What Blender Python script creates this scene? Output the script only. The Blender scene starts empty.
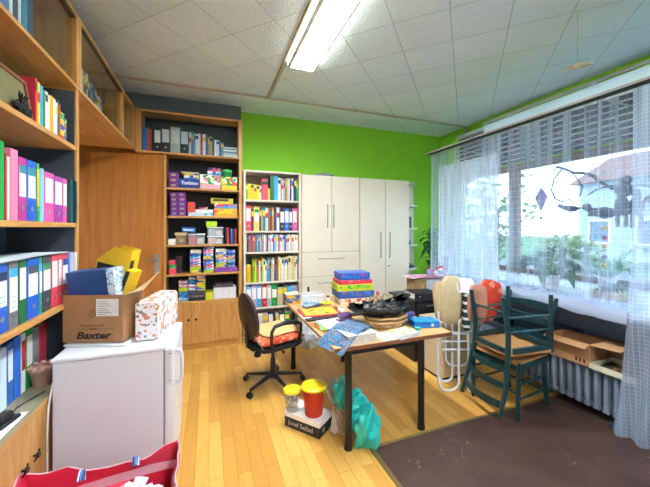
import bpy, bmesh, math, random
from mathutils import Vector, Matrix, noise
R = math.radians
SC = bpy.context.scene
COL = SC.collection
H = 1.6

# ---------------------------------------------------------------- camera, sky, light, exposure
cam_d = bpy.data.cameras.new('camera'); cam = bpy.data.objects.new('camera', cam_d); COL.objects.link(cam)
cam_d.sensor_width = 36.0; cam_d.lens = 310.0 / 650 * 36.0; cam_d.shift_y = -15.5 / 650
cam_d.clip_start = 0.05; cam_d.clip_end = 300
cam.location = (0, 0, H); cam.rotation_euler = (R(90), 0, R(-20.5))
SC.camera = cam
wd = bpy.data.worlds.new('world'); SC.world = wd; wd.use_nodes = True
nt = wd.node_tree; bg = nt.nodes['Background']
bg.inputs['Color'].default_value = (0.55, 0.76, 1.0, 1); bg.inputs['Strength'].default_value = 2.0
SC.view_settings.view_transform = 'Standard'; SC.view_settings.look = 'None'
SC.view_settings.gamma = 1.0; SC.view_settings.use_curve_mapping = False
SC.view_settings.exposure = 1.55
LAMP_STRENGTH = 50.0
sun_d = bpy.data.lights.new('sun', 'SUN'); sun_d.energy = 0.9; sun_d.angle = R(12); sun_d.color = (1, 0.96, 0.9)
sun = bpy.data.objects.new('sun', sun_d); COL.objects.link(sun); sun.rotation_euler = (R(48), 0, R(-62))
def portal(name, loc, sx, sy):
    l = bpy.data.lights.new(name, 'AREA'); l.shape = 'RECTANGLE'; l.size = sx; l.size_y = sy
    l.cycles.is_portal = True
    o = bpy.data.objects.new(name, l); COL.objects.link(o); o.location = loc; o.rotation_euler = (0, R(90), 0)
portal('window_portal', (4.5, 1.85, 1.72), 1.66, 6.3)

# ---------------------------------------------------------------- materials
def lin(h):
    h = h.lstrip('#'); c = [int(h[i:i+2], 16) / 255 for i in (0, 2, 4)]
    return tuple((x / 12.92 if x <= 0.04045 else ((x + 0.055) / 1.055) ** 2.4) for x in c) + (1,)
MC = {}
def base_mat(name):
    m = bpy.data.materials.new(name); m.use_nodes = True
    return m, m.node_tree, m.node_tree.nodes['Principled BSDF']
def mat(col, rough=0.5, metal=0.0, var=0.06, scale=18.0, bump=0.0, coat=0.0, alpha=1.0, trans=0.0):
    """plain painted / plastic / paper surface with a faint procedural variation"""
    key = (col, rough, metal, var, scale, bump, coat, alpha, trans)
    if key in MC: return MC[key]
    m, t, b = base_mat('surface_' + col.strip('#'))
    c = lin(col)
    tc = t.nodes.new('ShaderNodeTexCoord'); n = t.nodes.new('ShaderNodeTexNoise'); n.inputs['Scale'].default_value = scale
    n.inputs['Detail'].default_value = 3
    t.links.new(tc.outputs['Object'], n.inputs['Vector'])
    r = t.nodes.new('ShaderNodeValToRGB'); r.color_ramp.elements[0].position = 0.3; r.color_ramp.elements[1].position = 0.7
    r.color_ramp.elements[0].color = tuple(x * (1 - var) for x in c[:3]) + (1,)
    r.color_ramp.elements[1].color = tuple(min(1, x * (1 + var)) for x in c[:3]) + (1,)
    t.links.new(n.outputs['Fac'], r.inputs['Fac']); t.links.new(r.outputs['Color'], b.inputs['Base Color'])
    b.inputs['Roughness'].default_value = rough; b.inputs['Metallic'].default_value = metal
    if coat: b.inputs['Coat Weight'].default_value = coat
    if alpha < 1: b.inputs['Alpha'].default_value = alpha
    if trans: b.inputs['Transmission Weight'].default_value = trans
    if bump:
        bp = t.nodes.new('ShaderNodeBump'); bp.inputs['Strength'].default_value = bump; bp.inputs['Distance'].default_value = 0.01
        t.links.new(n.outputs['Fac'], bp.inputs['Height']); t.links.new(bp.outputs['Normal'], b.inputs['Normal'])
    MC[key] = m; return m
def wood(c1, c2, axis='z', rough=0.42, scale=1.0, coat=0.0):
    key = ('wood', c1, c2, axis, rough, scale)
    if key in MC: return MC[key]
    m, t, b = base_mat('wood_grain')
    tc = t.nodes.new('ShaderNodeTexCoord'); mp = t.nodes.new('ShaderNodeMapping')
    s = [14 * scale] * 3; s['xyz'.index(axis)] = 1.3 * scale; mp.inputs['Scale'].default_value = s
    n = t.nodes.new('ShaderNodeTexNoise'); n.inputs['Scale'].default_value = 2.2; n.inputs['Detail'].default_value = 6; n.inputs['Distortion'].default_value = 0.6
    t.links.new(tc.outputs['Object'], mp.inputs['Vector']); t.links.new(mp.outputs['Vector'], n.inputs['Vector'])
    r = t.nodes.new('ShaderNodeValToRGB'); r.color_ramp.elements[0].position = 0.3; r.color_ramp.elements[1].position = 0.72
    r.color_ramp.elements[0].color = lin(c1); r.color_ramp.elements[1].color = lin(c2)
    t.links.new(n.outputs['Fac'], r.inputs['Fac']); t.links.new(r.outputs['Color'], b.inputs['Base Color'])
    b.inputs['Roughness'].default_value = rough; b.inputs['Coat Weight'].default_value = coat
    MC[key] = m; return m
def printed(cols, scale=30.0, rough=0.4, kind='voronoi', thin=1.0, bump=0.0):
    """printed card, comic, fabric: patches of several ink colours"""
    key = ('print', tuple(cols), scale, rough, kind, thin)
    if key in MC: return MC[key]
    m, t, b = base_mat('printed_pattern')
    tc = t.nodes.new('ShaderNodeTexCoord'); mp = t.nodes.new('ShaderNodeMapping'); mp.inputs['Scale'].default_value = (1, 1, thin)
    t.links.new(tc.outputs['Object'], mp.inputs['Vector'])
    if kind == 'voronoi':
        n = t.nodes.new('ShaderNodeTexVoronoi'); n.inputs['Scale'].default_value = scale; sep = t.nodes.new('ShaderNodeSeparateColor')
        t.links.new(mp.outputs['Vector'], n.inputs['Vector']); t.links.new(n.outputs['Color'], sep.inputs['Color']); f = sep.outputs['Red']
    else:
        n = t.nodes.new('ShaderNodeTexNoise'); n.inputs['Scale'].default_value = scale; n.inputs['Detail'].default_value = 2
        t.links.new(mp.outputs['Vector'], n.inputs['Vector']); mr = t.nodes.new('ShaderNodeMapRange')
        mr.inputs['From Min'].default_value = 0.3; mr.inputs['From Max'].default_value = 0.7
        t.links.new(n.outputs['Fac'], mr.inputs['Value']); f = mr.outputs['Result']
    r = t.nodes.new('ShaderNodeValToRGB'); r.color_ramp.interpolation = 'CONSTANT'
    e = r.color_ramp.elements
    while len(e) < len(cols): e.new(0.5)
    for i, c in enumerate(cols): e[i].position = i / len(cols); e[i].color = lin(c)
    t.links.new(f, r.inputs['Fac']); t.links.new(r.outputs['Color'], b.inputs['Base Color'])
    b.inputs['Roughness'].default_value = rough
    MC[key] = m; return m
def stripes(cols, axis, width, rough=0.8, wob=0.0):
    m, t, b = base_mat('striped_surface')
    tc = t.nodes.new('ShaderNodeTexCoord'); sp = t.nodes.new('ShaderNodeSeparateXYZ'); t.links.new(tc.outputs['Object'], sp.inputs['Vector'])
    mu = t.nodes.new('ShaderNodeMath'); mu.operation = 'DIVIDE'; mu.inputs[1].default_value = width; t.links.new(sp.outputs['XYZ'.index(axis)], mu.inputs[0])
    fr = t.nodes.new('ShaderNodeMath'); fr.operation = 'FRACT'; t.links.new(mu.outputs[0], fr.inputs[0])
    r = t.nodes.new('ShaderNodeValToRGB'); r.color_ramp.interpolation = 'CONSTANT'; e = r.color_ramp.elements
    while len(e) < len(cols): e.new(0.5)
    for i, c in enumerate(cols): e[i].position = i / len(cols); e[i].color = lin(c)
    t.links.new(fr.outputs[0], r.inputs['Fac']); t.links.new(r.outputs['Color'], b.inputs['Base Color']); b.inputs['Roughness'].default_value = rough
    return m
def see_through(name, col, opacity, rough=0.5, gloss=False, weave=None, fold=.45):
    """sheer cloth / clear plastic: part transparent, part scattering"""
    key = ('sheer', name)
    if key in MC: return MC[key]
    m = bpy.data.materials.new(name); m.use_nodes = True; t = m.node_tree; t.nodes.clear()
    out = t.nodes.new('ShaderNodeOutputMaterial'); mix = t.nodes.new('ShaderNodeMixShader'); tr = t.nodes.new('ShaderNodeBsdfTransparent')
    mix.inputs[0].default_value = opacity
    if gloss:
        s = t.nodes.new('ShaderNodeBsdfPrincipled'); s.inputs['Base Color'].default_value = lin(col); s.inputs['Roughness'].default_value = rough
        so = s.outputs[0]
    else:
        d = t.nodes.new('ShaderNodeBsdfDiffuse'); d.inputs['Color'].default_value = lin(col); l = t.nodes.new('ShaderNodeBsdfTranslucent'); l.inputs['Color'].default_value = lin(col)
        mm = t.nodes.new('ShaderNodeMixShader'); mm.inputs[0].default_value = 0.5
        t.links.new(d.outputs[0], mm.inputs[1]); t.links.new(l.outputs[0], mm.inputs[2]); so = mm.outputs[0]
    if weave:
        py, pz, w, hi = weave
        tc = t.nodes.new('ShaderNodeTexCoord'); sp = t.nodes.new('ShaderNodeSeparateXYZ'); t.links.new(tc.outputs['UV'], sp.inputs['Vector'])
        outs = []
        for o_, p in ((sp.outputs[0], py), (sp.outputs[1], pz)):
            a = t.nodes.new('ShaderNodeMath'); a.operation = 'DIVIDE'; a.inputs[1].default_value = p; t.links.new(o_, a.inputs[0])
            f = t.nodes.new('ShaderNodeMath'); f.operation = 'FRACT'; t.links.new(a.outputs[0], f.inputs[0])
            g = t.nodes.new('ShaderNodeMath'); g.operation = 'LESS_THAN'; g.inputs[1].default_value = w / p; t.links.new(f.outputs[0], g.inputs[0]); outs.append(g.outputs[0])
        mx = t.nodes.new('ShaderNodeMath'); mx.operation = 'MAXIMUM'; t.links.new(outs[0], mx.inputs[0]); t.links.new(outs[1], mx.inputs[1])
        mr = t.nodes.new('ShaderNodeMapRange'); mr.inputs['To Min'].default_value = opacity; mr.inputs['To Max'].default_value = hi
        t.links.new(mx.outputs[0], mr.inputs['Value'])
        ms = t.nodes.new('ShaderNodeMapping'); ms.inputs['Scale'].default_value = (1, .05, 1); t.links.new(tc.outputs['UV'], ms.inputs['Vector'])
        nz = t.nodes.new('ShaderNodeTexNoise'); nz.inputs['Scale'].default_value = 9; nz.inputs['Detail'].default_value = 4; t.links.new(ms.outputs['Vector'], nz.inputs['Vector'])
        m2 = t.nodes.new('ShaderNodeMapRange'); m2.inputs['From Min'].default_value = .38; m2.inputs['From Max'].default_value = .68; m2.inputs['To Min'].default_value = 0; m2.inputs['To Max'].default_value = fold
        t.links.new(nz.outputs['Fac'], m2.inputs['Value']); ad = t.nodes.new('ShaderNodeMath'); ad.operation = 'ADD'; ad.use_clamp = True
        t.links.new(mr.outputs[0], ad.inputs[0]); t.links.new(m2.outputs[0], ad.inputs[1]); t.links.new(ad.outputs[0], mix.inputs[0])
    t.links.new(tr.outputs[0], mix.inputs[1]); t.links.new(so, mix.inputs[2]); t.links.new(mix.outputs[0], out.inputs[0])
    MC[key] = m; return m
def emit(name, col, s):
    m = bpy.data.materials.new(name); m.use_nodes = True; t = m.node_tree; b = t.nodes['Principled BSDF']
    b.inputs['Base Color'].default_value = lin(col); b.inputs['Emission Color'].default_value = lin(col); b.inputs['Emission Strength'].default_value = s
    return m
def glass_mat():
    if 'glass' in MC: return MC['glass']
    m = bpy.data.materials.new('window_glass'); m.use_nodes = True; t = m.node_tree; t.nodes.clear()
    out = t.nodes.new('ShaderNodeOutputMaterial'); mix = t.nodes.new('ShaderNodeMixShader'); tr = t.nodes.new('ShaderNodeBsdfTransparent'); g = t.nodes.new('ShaderNodeBsdfGlossy')
    tr.inputs[0].default_value = (0.93, 0.97, 0.97, 1); g.inputs['Roughness'].default_value = 0.02
    fr = t.nodes.new('ShaderNodeFresnel'); ge = t.nodes.new('ShaderNodeNewGeometry'); mr = t.nodes.new('ShaderNodeMapRange')
    mr.inputs['To Min'].default_value = 1.3; mr.inputs['To Max'].default_value = 1 / 1.3   # same reflection entering and leaving the pane
    t.links.new(ge.outputs['Backfacing'], mr.inputs['Value']); t.links.new(mr.outputs[0], fr.inputs[0])
    t.links.new(fr.outputs[0], mix.inputs[0]); t.links.new(tr.outputs[0], mix.inputs[1]); t.links.new(g.outputs[0], mix.inputs[2]); t.links.new(mix.outputs[0], out.inputs[0])
    MC['glass'] = m; return m
OAK = wood('#ba803c', '#d2a05c', 'z'); OAKY = wood('#ba803c', '#d4a460', 'y'); OAKX = wood('#ba803c', '#d4a460', 'x')
DOORW = wood('#b56c28', '#cb883e', 'z', scale=0.5); CREAM = mat('#e6dac2', 0.45, var=0.02, scale=4)
BLACK = mat('#141416', 0.45); DARK = mat('#1f2127', 0.7, var=0.1); STEEL = mat('#b9bdc0', 0.3, metal=0.9)
WHITE = mat('#ececec', 0.4, var=0.02); PAPER = mat('#f0eee6', 0.8, var=0.03); HOLE = mat('#0b0b0c', 0.8)

# ---------------------------------------------------------------- mesh building
class MB:
    def __init__(s): s.v = []; s.f = []; s.mi = []; s.uv = None; s.T = None; s.m = 0
    def add(s, vs, fs):
        o = len(s.v)
        for p in vs:
            p = Vector(p); s.v.append(s.T @ p if s.T else p)
        for f in fs: s.f.append([i + o for i in f]); s.mi.append(s.m)
        return s
    def mat(s, i): s.m = i; return s
    def box(s, x0, x1, y0, y1, z0, z1, top=1.0):
        cx, cy = (x0 + x1) / 2, (y0 + y1) / 2; a, b = (x1 - x0) / 2 * top, (y1 - y0) / 2 * top
        return s.add([(x0, y0, z0), (x1, y0, z0), (x1, y1, z0), (x0, y1, z0), (cx - a, cy - b, z1), (cx + a, cy - b, z1), (cx + a, cy + b, z1), (cx - a, cy + b, z1)],
                     [(0, 3, 2, 1), (4, 5, 6, 7), (0, 1, 5, 4), (1, 2, 6, 5), (2, 3, 7, 6), (3, 0, 4, 7)])
    def tube(s, pts, r, n=8, closed=False, flat=1.0):
        pts = [Vector(p) for p in pts]; k = len(pts); rs = r if isinstance(r, (list, tuple)) else [r] * k
        vs = []; up = Vector((0, 0, 1)); prev = None
        for i, p in enumerate(pts):
            if closed: d = pts[(i + 1) % k] - pts[i - 1]
            else: d = pts[min(i + 1, k - 1)] - pts[max(i - 1, 0)]
            d = d.normalized() if d.length > 1e-9 else Vector((0, 0, 1))
            if prev is None:
                a = d.cross(up if abs(d.z) < 0.95 else Vector((1, 0, 0))).normalized()
            else:
                a = prev - d * prev.dot(d); a = a.normalized() if a.length > 1e-6 else d.orthogonal().normalized()
            prev = a; b = d.cross(a)
            for j in range(n):
                t = 2 * math.pi * j / n; vs.append(p + a * math.cos(t) * rs[i] + b * math.sin(t) * rs[i] * flat)
        fs = []
        for i in range(k if closed else k - 1):
            for j in range(n):
                i2 = (i + 1) % k; fs.append((i * n + j, i * n + (j + 1) % n, i2 * n + (j + 1) % n, i2 * n + j))
        if not closed: fs.append(tuple(range(n))[::-1]); fs.append(tuple((k - 1) * n + j for j in range(n)))
        return s.add(vs, fs)
    def lathe(s, prof, c=(0, 0, 0), n=20, sx=1.0, sy=1.0):
        vs = []; c = Vector(c)
        for r, z in prof:
            for j in range(n):
                t = 2 * math.pi * j / n; vs.append(c + Vector((r * math.cos(t) * sx, r * math.sin(t) * sy, z)))
        fs = []
        for i in range(len(prof) - 1):
            for j in range(n): fs.append((i * n + j, i * n + (j + 1) % n, (i + 1) * n + (j + 1) % n, (i + 1) * n + j))
        fs.append(tuple(range(n))[::-1]); fs.append(tuple((len(prof) - 1) * n + j for j in range(n)))
        return s.add(vs, fs)
    def ball(s, c, rx, ry=None, rz=None, n=12, k=8, wob=0.0, seed=0, ws=6.0):
        ry = ry or rx; rz = rz or rx; c = Vector(c); vs = []; fs = []
        for i in range(k + 1):
            ph = math.pi * i / k
            for j in range(n):
                t = 2 * math.pi * j / n
                d = Vector((math.sin(ph) * math.cos(t), math.sin(ph) * math.sin(t), -math.cos(ph)))
                q = 1 + (wob * noise.noise(d * ws * 0.5 + Vector((seed * 3.1, seed, 0))) if wob else 0)
                vs.append(c + Vector((d.x * rx * q, d.y * ry * q, d.z * rz * q)))
        for i in range(k):
            for j in range(n): fs.append((i * n + j, i * n + (j + 1) % n, (i + 1) * n + (j + 1) % n, (i + 1) * n + j))
        return s.add(vs, fs)
    def prism(s, poly, axis, a, b):
        """poly = list of 2-D points, extruded along axis from a to b"""
        def P(u, v, w): return {'x': (w, u, v), 'y': (u, w, v), 'z': (u, v, w)}[axis]
        n = len(poly)
        vs = [P(u, v, a) for u, v in poly] + [P(u, v, b) for u, v in poly]
        fs = [tuple(range(n)), tuple(range(n, 2 * n))[::-1]] + [(i, i + n, (i + 1) % n + n, (i + 1) % n) for i in range(n)]
        return s.add(vs, fs)
    def sheet(s, fn, nu, nv, thick=0.0):
        """fn(u,v) -> point; a cloth or paper sheet, with real thickness when asked"""
        g = [[Vector(fn(i / nu, j / nv)) for j in range(nv + 1)] for i in range(nu + 1)]
        vs = [p for row in g for p in row]; w = nv + 1
        fs = [(i * w + j, (i + 1) * w + j, (i + 1) * w + j + 1, i * w + j + 1) for i in range(nu) for j in range(nv)]
        if thick:
            nn = []
            for i in range(nu + 1):
                for j in range(nv + 1):
                    a = g[min(i + 1, nu)][j] - g[max(i - 1, 0)][j]; b = g[i][min(j + 1, nv)] - g[i][max(j - 1, 0)]
                    q = a.cross(b); nn.append(q.normalized() if q.length > 1e-9 else Vector((0, 0, 1)))
            k = len(vs); vs = vs + [p - q * thick for p, q in zip(vs, nn)]
            fs = fs + [tuple(x + k for x in f[::-1]) for f in fs]
            rim = [i * w for i in range(nu + 1)] + [nu * w + j for j in range(1, nv + 1)] + [i * w + nv for i in range(nu - 1, -1, -1)] + [j for j in range(nv - 1, 0, -1)]
            for i in range(len(rim)):
                a, b = rim[i], rim[(i + 1) % len(rim)]; fs.append((b, a, a + k, b + k))
        return s.add(vs, fs)
    def build(s, name, mats, parent=None, bevel=0.0, smooth=False, loc=None, rot=None, seg=1):
        me = bpy.data.meshes.new(name); me.from_pydata([tuple(p) for p in s.v], [], s.f)
        if not isinstance(mats, (list, tuple)): mats = [mats]
        for m in mats: me.materials.append(m)
        for p, i in zip(me.polygons, s.mi): p.material_index = i
        bm = bmesh.new(); bm.from_mesh(me)
        bmesh.ops.recalc_face_normals(bm, faces=bm.faces)
        if bevel:
            ed = [e for e in bm.edges if len(e.link_faces) == 2 and e.calc_face_angle(0) > 0.6]
            bmesh.ops.bevel(bm, geom=ed, offset=bevel, segments=seg, affect='EDGES', clamp_overlap=True)
        if smooth:
            for f in bm.faces: f.smooth = True
            for e in bm.edges: e.smooth = not (len(e.link_faces) == 2 and e.calc_face_angle(0) > 0.75)
        bm.to_mesh(me); bm.free()
        o = bpy.data.objects.new(name, me); COL.objects.link(o)
        if parent: o.parent = parent
        if loc: o.location = loc
        if rot: o.rotation_euler = rot
        return o
def B(x0, x1, y0, y1, z0, z1, top=1.0): return MB().box(x0, x1, y0, y1, z0, z1, top)
def tag(o, label, cat, group=None, kind=None):
    if label: o['label'] = label
    if cat: o['category'] = cat
    if group: o['group'] = group
    if kind: o['kind'] = kind
    return o
def thing(name, label, cat, loc=(0, 0, 0), rz=0.0, group=None, rot=None):
    o = bpy.data.objects.new(name, None); o.empty_display_size = 0.05; COL.objects.link(o); o.location = loc
    o.rotation_euler = rot if rot else (0, 0, rz); return tag(o, label, cat, group)
def struct(name, mb, m, parent=None, **k):
    o = mb.build(name, m, parent, **k)
    if not parent: o['kind'] = 'structure'
    return o
def kids(o): return [c for c in bpy.data.objects if c.parent == o]
def dup(root, loc, rz=None, label=None, rot=None):
    def cp(o, par):
        c = o.copy(); COL.objects.link(c); c.parent = par
        for k in KID.get(o.name, None) or kids(o): cp(k, c)
        return c
    c = cp(root, None); c.location = loc
    if rz is not None: c.rotation_euler = (0, 0, rz)
    if rot is not None: c.rotation_euler = rot
    if label: c['label'] = label
    return c
KID = {}
def lettering(text, size, m, parent, loc, rot=(R(90), 0, 0), depth=0.0006, sx=1.0, bold=0.0, shear=0.0, name='lettering'):
    cu = bpy.data.curves.new('lettering', 'FONT'); cu.body = text; cu.size = size; cu.extrude = depth; cu.align_x = 'CENTER'; cu.align_y = 'CENTER'; cu.offset = bold; cu.shear = shear
    cu.resolution_u = 2
    ob = bpy.data.objects.new('tmp', cu); COL.objects.link(ob)
    me = bpy.data.meshes.new_from_object(ob.evaluated_get(bpy.context.evaluated_depsgraph_get()))
    bpy.data.objects.remove(ob); bpy.data.curves.remove(cu)
    me.materials.clear(); me.materials.append(m)
    o = bpy.data.objects.new(name, me); COL.objects.link(o); o.parent = parent; o.location = loc; o.rotation_euler = rot; o.scale = (sx, 1, 1)
    return o
rnd = random.Random(7)
ORD = ['', 'first', 'second', 'third', 'fourth', 'fifth', 'sixth', 'seventh', 'eighth', 'ninth', 'tenth', 'eleventh', 'twelfth', 'thirteenth', 'fourteenth', 'fifteenth', 'sixteenth', 'seventeenth', 'eighteenth', 'nineteenth', 'twentieth',
       'twenty-first', 'twenty-second', 'twenty-third', 'twenty-fourth', 'twenty-fifth', 'twenty-sixth', 'twenty-seventh', 'twenty-eighth', 'twenty-ninth', 'thirtieth', 'thirty-first', 'thirty-second', 'thirty-third', 'thirty-fourth', 'thirty-fifth', 'thirty-sixth', 'thirty-seventh', 'thirty-eighth', 'thirty-ninth', 'fortieth']
# ---------------------------------------------------------------- room shell
ZC = 3.38
def floor_mat():
    m, t, b = base_mat('floor_planks')
    tc = t.nodes.new('ShaderNodeTexCoord'); mp = t.nodes.new('ShaderNodeMapping'); mp.inputs['Rotation'].default_value = (0, 0, R(90))
    br = t.nodes.new('ShaderNodeTexBrick'); br.inputs['Scale'].default_value = 1.0; br.inputs['Brick Width'].default_value = 0.62; br.inputs['Row Height'].default_value = 0.088
    br.inputs['Mortar Size'].default_value = 0.0013; br.inputs['Mortar Smooth'].default_value = 0.2; br.offset = 0.37; br.inputs['Bias'].default_value = 0
    br.inputs['Color1'].default_value = (0, 0, 0, 1); br.inputs['Color2'].default_value = (1, 1, 1, 1); br.inputs['Mortar'].default_value = (0.5, 0.5, 0.5, 1)
    t.links.new(tc.outputs['Object'], mp.inputs['Vector']); t.links.new(mp.outputs['Vector'], br.inputs['Vector'])
    mg = t.nodes.new('ShaderNodeMapping'); mg.inputs['Scale'].default_value = (26, 2.2, 1); t.links.new(tc.outputs['Object'], mg.inputs['Vector'])
    n = t.nodes.new('ShaderNodeTexNoise'); n.inputs['Scale'].default_value = 1.6; n.inputs['Detail'].default_value = 5; t.links.new(mg.outputs['Vector'], n.inputs['Vector'])
    ad = t.nodes.new('ShaderNodeMix'); ad.data_type = 'FLOAT'; ad.inputs[0].default_value = 0.45
    t.links.new(br.outputs['Color'], ad.inputs[2]); t.links.new(n.outputs['Fac'], ad.inputs[3])
    r = t.nodes.new('ShaderNodeValToRGB'); e = r.color_ramp.elements; e[0].position = 0.1; e[0].color = lin('#bd8438'); e[1].position = 0.9; e[1].color = lin('#e2b05c')
    x = e.new(0.5); x.color = lin('#d09a44')
    t.links.new(ad.outputs[0], r.inputs['Fac'])
    mx = t.nodes.new('ShaderNodeMix'); mx.data_type = 'RGBA'; mx.inputs[7].default_value = lin('#8a5a28'); t.links.new(br.outputs['Fac'], mx.inputs[0]); t.links.new(r.outputs['Color'], mx.inputs[6])
    t.links.new(mx.outputs[2], b.inputs['Base Color']); b.inputs['Roughness'].default_value = 0.36
    bp = t.nodes.new('ShaderNodeBump'); bp.inputs['Strength'].default_value = 0.25; bp.inputs['Distance'].default_value = 0.002; bp.invert = True
    t.links.new(br.outputs['Fac'], bp.inputs['Height']); t.links.new(bp.outputs['Normal'], b.inputs['Normal'])
    return m
def lino_mat():
    m, t, b = base_mat('brown_linoleum')
    tc = t.nodes.new('ShaderNodeTexCoord')
    n = t.nodes.new('ShaderNodeTexNoise'); n.inputs['Scale'].default_value = 5; n.inputs['Detail'].default_value = 8; t.links.new(tc.outputs['Object'], n.inputs['Vector'])
    r = t.nodes.new('ShaderNodeValToRGB'); r.color_ramp.elements[0].position = 0.3; r.color_ramp.elements[1].position = 0.75
    r.color_ramp.elements[0].color = lin('#412d27'); r.color_ramp.elements[1].color = lin('#563f36'); t.links.new(n.outputs['Fac'], r.inputs['Fac'])
    v = t.nodes.new('ShaderNodeTexNoise'); v.inputs['Scale'].default_value = 2.3; v.inputs['Detail'].default_value = 4; v.inputs['Distortion'].default_value = 2.5; t.links.new(tc.outputs['Object'], v.inputs['Vector'])
    s1 = t.nodes.new('ShaderNodeMath'); s1.operation = 'SUBTRACT'; s1.inputs[1].default_value = 0.5; t.links.new(v.outputs['Fac'], s1.inputs[0])
    s2 = t.nodes.new('ShaderNodeMath'); s2.operation = 'ABSOLUTE'; t.links.new(s1.outputs[0], s2.inputs[0])
    s3 = t.nodes.new('ShaderNodeMath'); s3.operation = 'LESS_THAN'; s3.inputs[1].default_value = 0.003; t.links.new(s2.outputs[0], s3.inputs[0])
    v2 = t.nodes.new('ShaderNodeTexNoise'); v2.inputs['Scale'].default_value = 3.1; t.links.new(tc.outputs['Object'], v2.inputs['Vector'])
    s4 = t.nodes.new('ShaderNodeMath'); s4.operation = 'GREATER_THAN'; s4.inputs[1].default_value = 0.6; t.links.new(v2.outputs['Fac'], s4.inputs[0])
    s5 = t.nodes.new('ShaderNodeMath'); s5.operation = 'MULTIPLY'; t.links.new(s3.outputs[0], s5.inputs[0]); t.links.new(s4.outputs[0], s5.inputs[1])
    s6 = t.nodes.new('ShaderNodeMath'); s6.operation = 'MULTIPLY'; s6.inputs[1].default_value = 0.6; t.links.new(s5.outputs[0], s6.inputs[0])
    mx = t.nodes.new('ShaderNodeMix'); mx.data_type = 'RGBA'; mx.inputs[7].default_value = lin('#b09a8c'); t.links.new(s6.outputs[0], mx.inputs[0]); t.links.new(r.outputs['Color'], mx.inputs[6])
    t.links.new(mx.outputs[2], b.inputs['Base Color']); b.inputs['Roughness'].default_value = 0.38
    bp = t.nodes.new('ShaderNodeBump'); bp.inputs['Strength'].default_value = 0.08; t.links.new(n.outputs['Fac'], bp.inputs['Height']); t.links.new(bp.outputs['Normal'], b.inputs['Normal'])
    return m
def ceiling_mat():
    m, t, b = base_mat('ceiling_tiles')
    tc = t.nodes.new('ShaderNodeTexCoord'); mp = t.nodes.new('ShaderNodeMapping'); mp.vector_type = 'POINT'
    mp.inputs['Rotation'].default_value = (0, 0, R(45)); mp.inputs['Location'].default_value = (CEIL_OFF[0], CEIL_OFF[1], 0)
    t.links.new(tc.outputs['Object'], mp.inputs['Vector'])
    br = t.nodes.new('ShaderNodeTexBrick'); br.offset = 0.0; br.inputs['Scale'].default_value = 1; br.inputs['Brick Width'].default_value = 0.46; br.inputs['Row Height'].default_value = 0.472
    br.inputs['Mortar Size'].default_value = 0.004; br.inputs['Mortar Smooth'].default_value = 0.3
    br.inputs['Color1'].default_value = lin('#dceaf4'); br.inputs['Color2'].default_value = lin('#e2eff8'); br.inputs['Mortar'].default_value = lin('#b0c0c8')
    t.links.new(mp.outputs['Vector'], br.inputs['Vector']); t.links.new(br.outputs['Color'], b.inputs['Base Color']); b.inputs['Roughness'].default_value = 0.75
    n = t.nodes.new('ShaderNodeTexNoise'); n.inputs['Scale'].default_value = 42; n.inputs['Detail'].default_value = 2; t.links.new(tc.outputs['Object'], n.inputs['Vector'])
    su = t.nodes.new('ShaderNodeMath'); su.operation = 'SUBTRACT'; t.links.new(n.outputs['Fac'], su.inputs[0]); t.links.new(br.outputs['Fac'], su.inputs[1])
    bp = t.nodes.new('ShaderNodeBump'); bp.inputs['Strength'].default_value = 0.7; bp.inputs['Distance'].default_value = 0.015; t.links.new(su.outputs[0], bp.inputs['Height']); t.links.new(bp.outputs['Normal'], b.inputs['Normal'])
    return m
CEIL_OFF = (0.578, -2.235)
XR, YB, XL, YF = 4.24, 4.9, -1.56, -2.4
GREEN = mat('#8fd630', 0.8, var=0.03, scale=3, bump=0.05)
WALLW = mat('#ebe9e2', 0.85, var=0.03, scale=3)
GREYW = mat('#69757b', 0.8, var=0.06, scale=4, bump=0.1)
struct('floor', B(XL - .2, XR + .2, YF - .2, YB + .2, -.12, 0), floor_mat())
lino = struct('floor_linoleum', B(1.115, XR - .65, YF + .02, 1.985, 0, .004), lino_mat())
BRASS = mat('#9d8a5a', 0.35, metal=0.8)
struct('trim_1', B(1.085, 1.118, YF + .02, 2.005, 0, .009), BRASS, bevel=.002)
struct('trim_2', B(1.118, XR - .65, 1.982, 2.005, 0, .009), BRASS, bevel=.002)
struct('ceiling', B(XL - .2, XR + .2, YF - .2, YB + .2, ZC, ZC + .12), ceiling_mat())
struct('wall_left', B(XL - .2, XL, YF, YB, 0, ZC), WALLW)
struct('wall_back', B(XL - .2, XR + .2, YB, YB + .2, 0, ZC), GREEN)
struct('wall_front', B(XL - .2, XR + .2, YF - .2, YF, 0, ZC), WALLW)
struct('wall_soffit', B(XL, .44, 4.70, YB, 3.10, ZC), GREYW)
# right wall with its long window opening: Y -1.2 .. 4.3, Z .95 .. 2.53
WY0, WY1, WZ0, WZ1 = -1.3, 4.45, .90, 2.53
w = MB().box(XR, XR + .2, YF, YB, 0, WZ0).box(XR, XR + .2, YF, YB, WZ1, ZC).box(XR, XR + .2, YF, WY0, WZ0, WZ1).box(XR, XR + .2, WY1, YB, WZ0, WZ1)
struct('wall_right', w, GREEN)
struct('wall_niche', B(XR - .64, XR - .60, YF, 3.7, 0, .90), mat('#8798ae', .8, var=.08))
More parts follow.
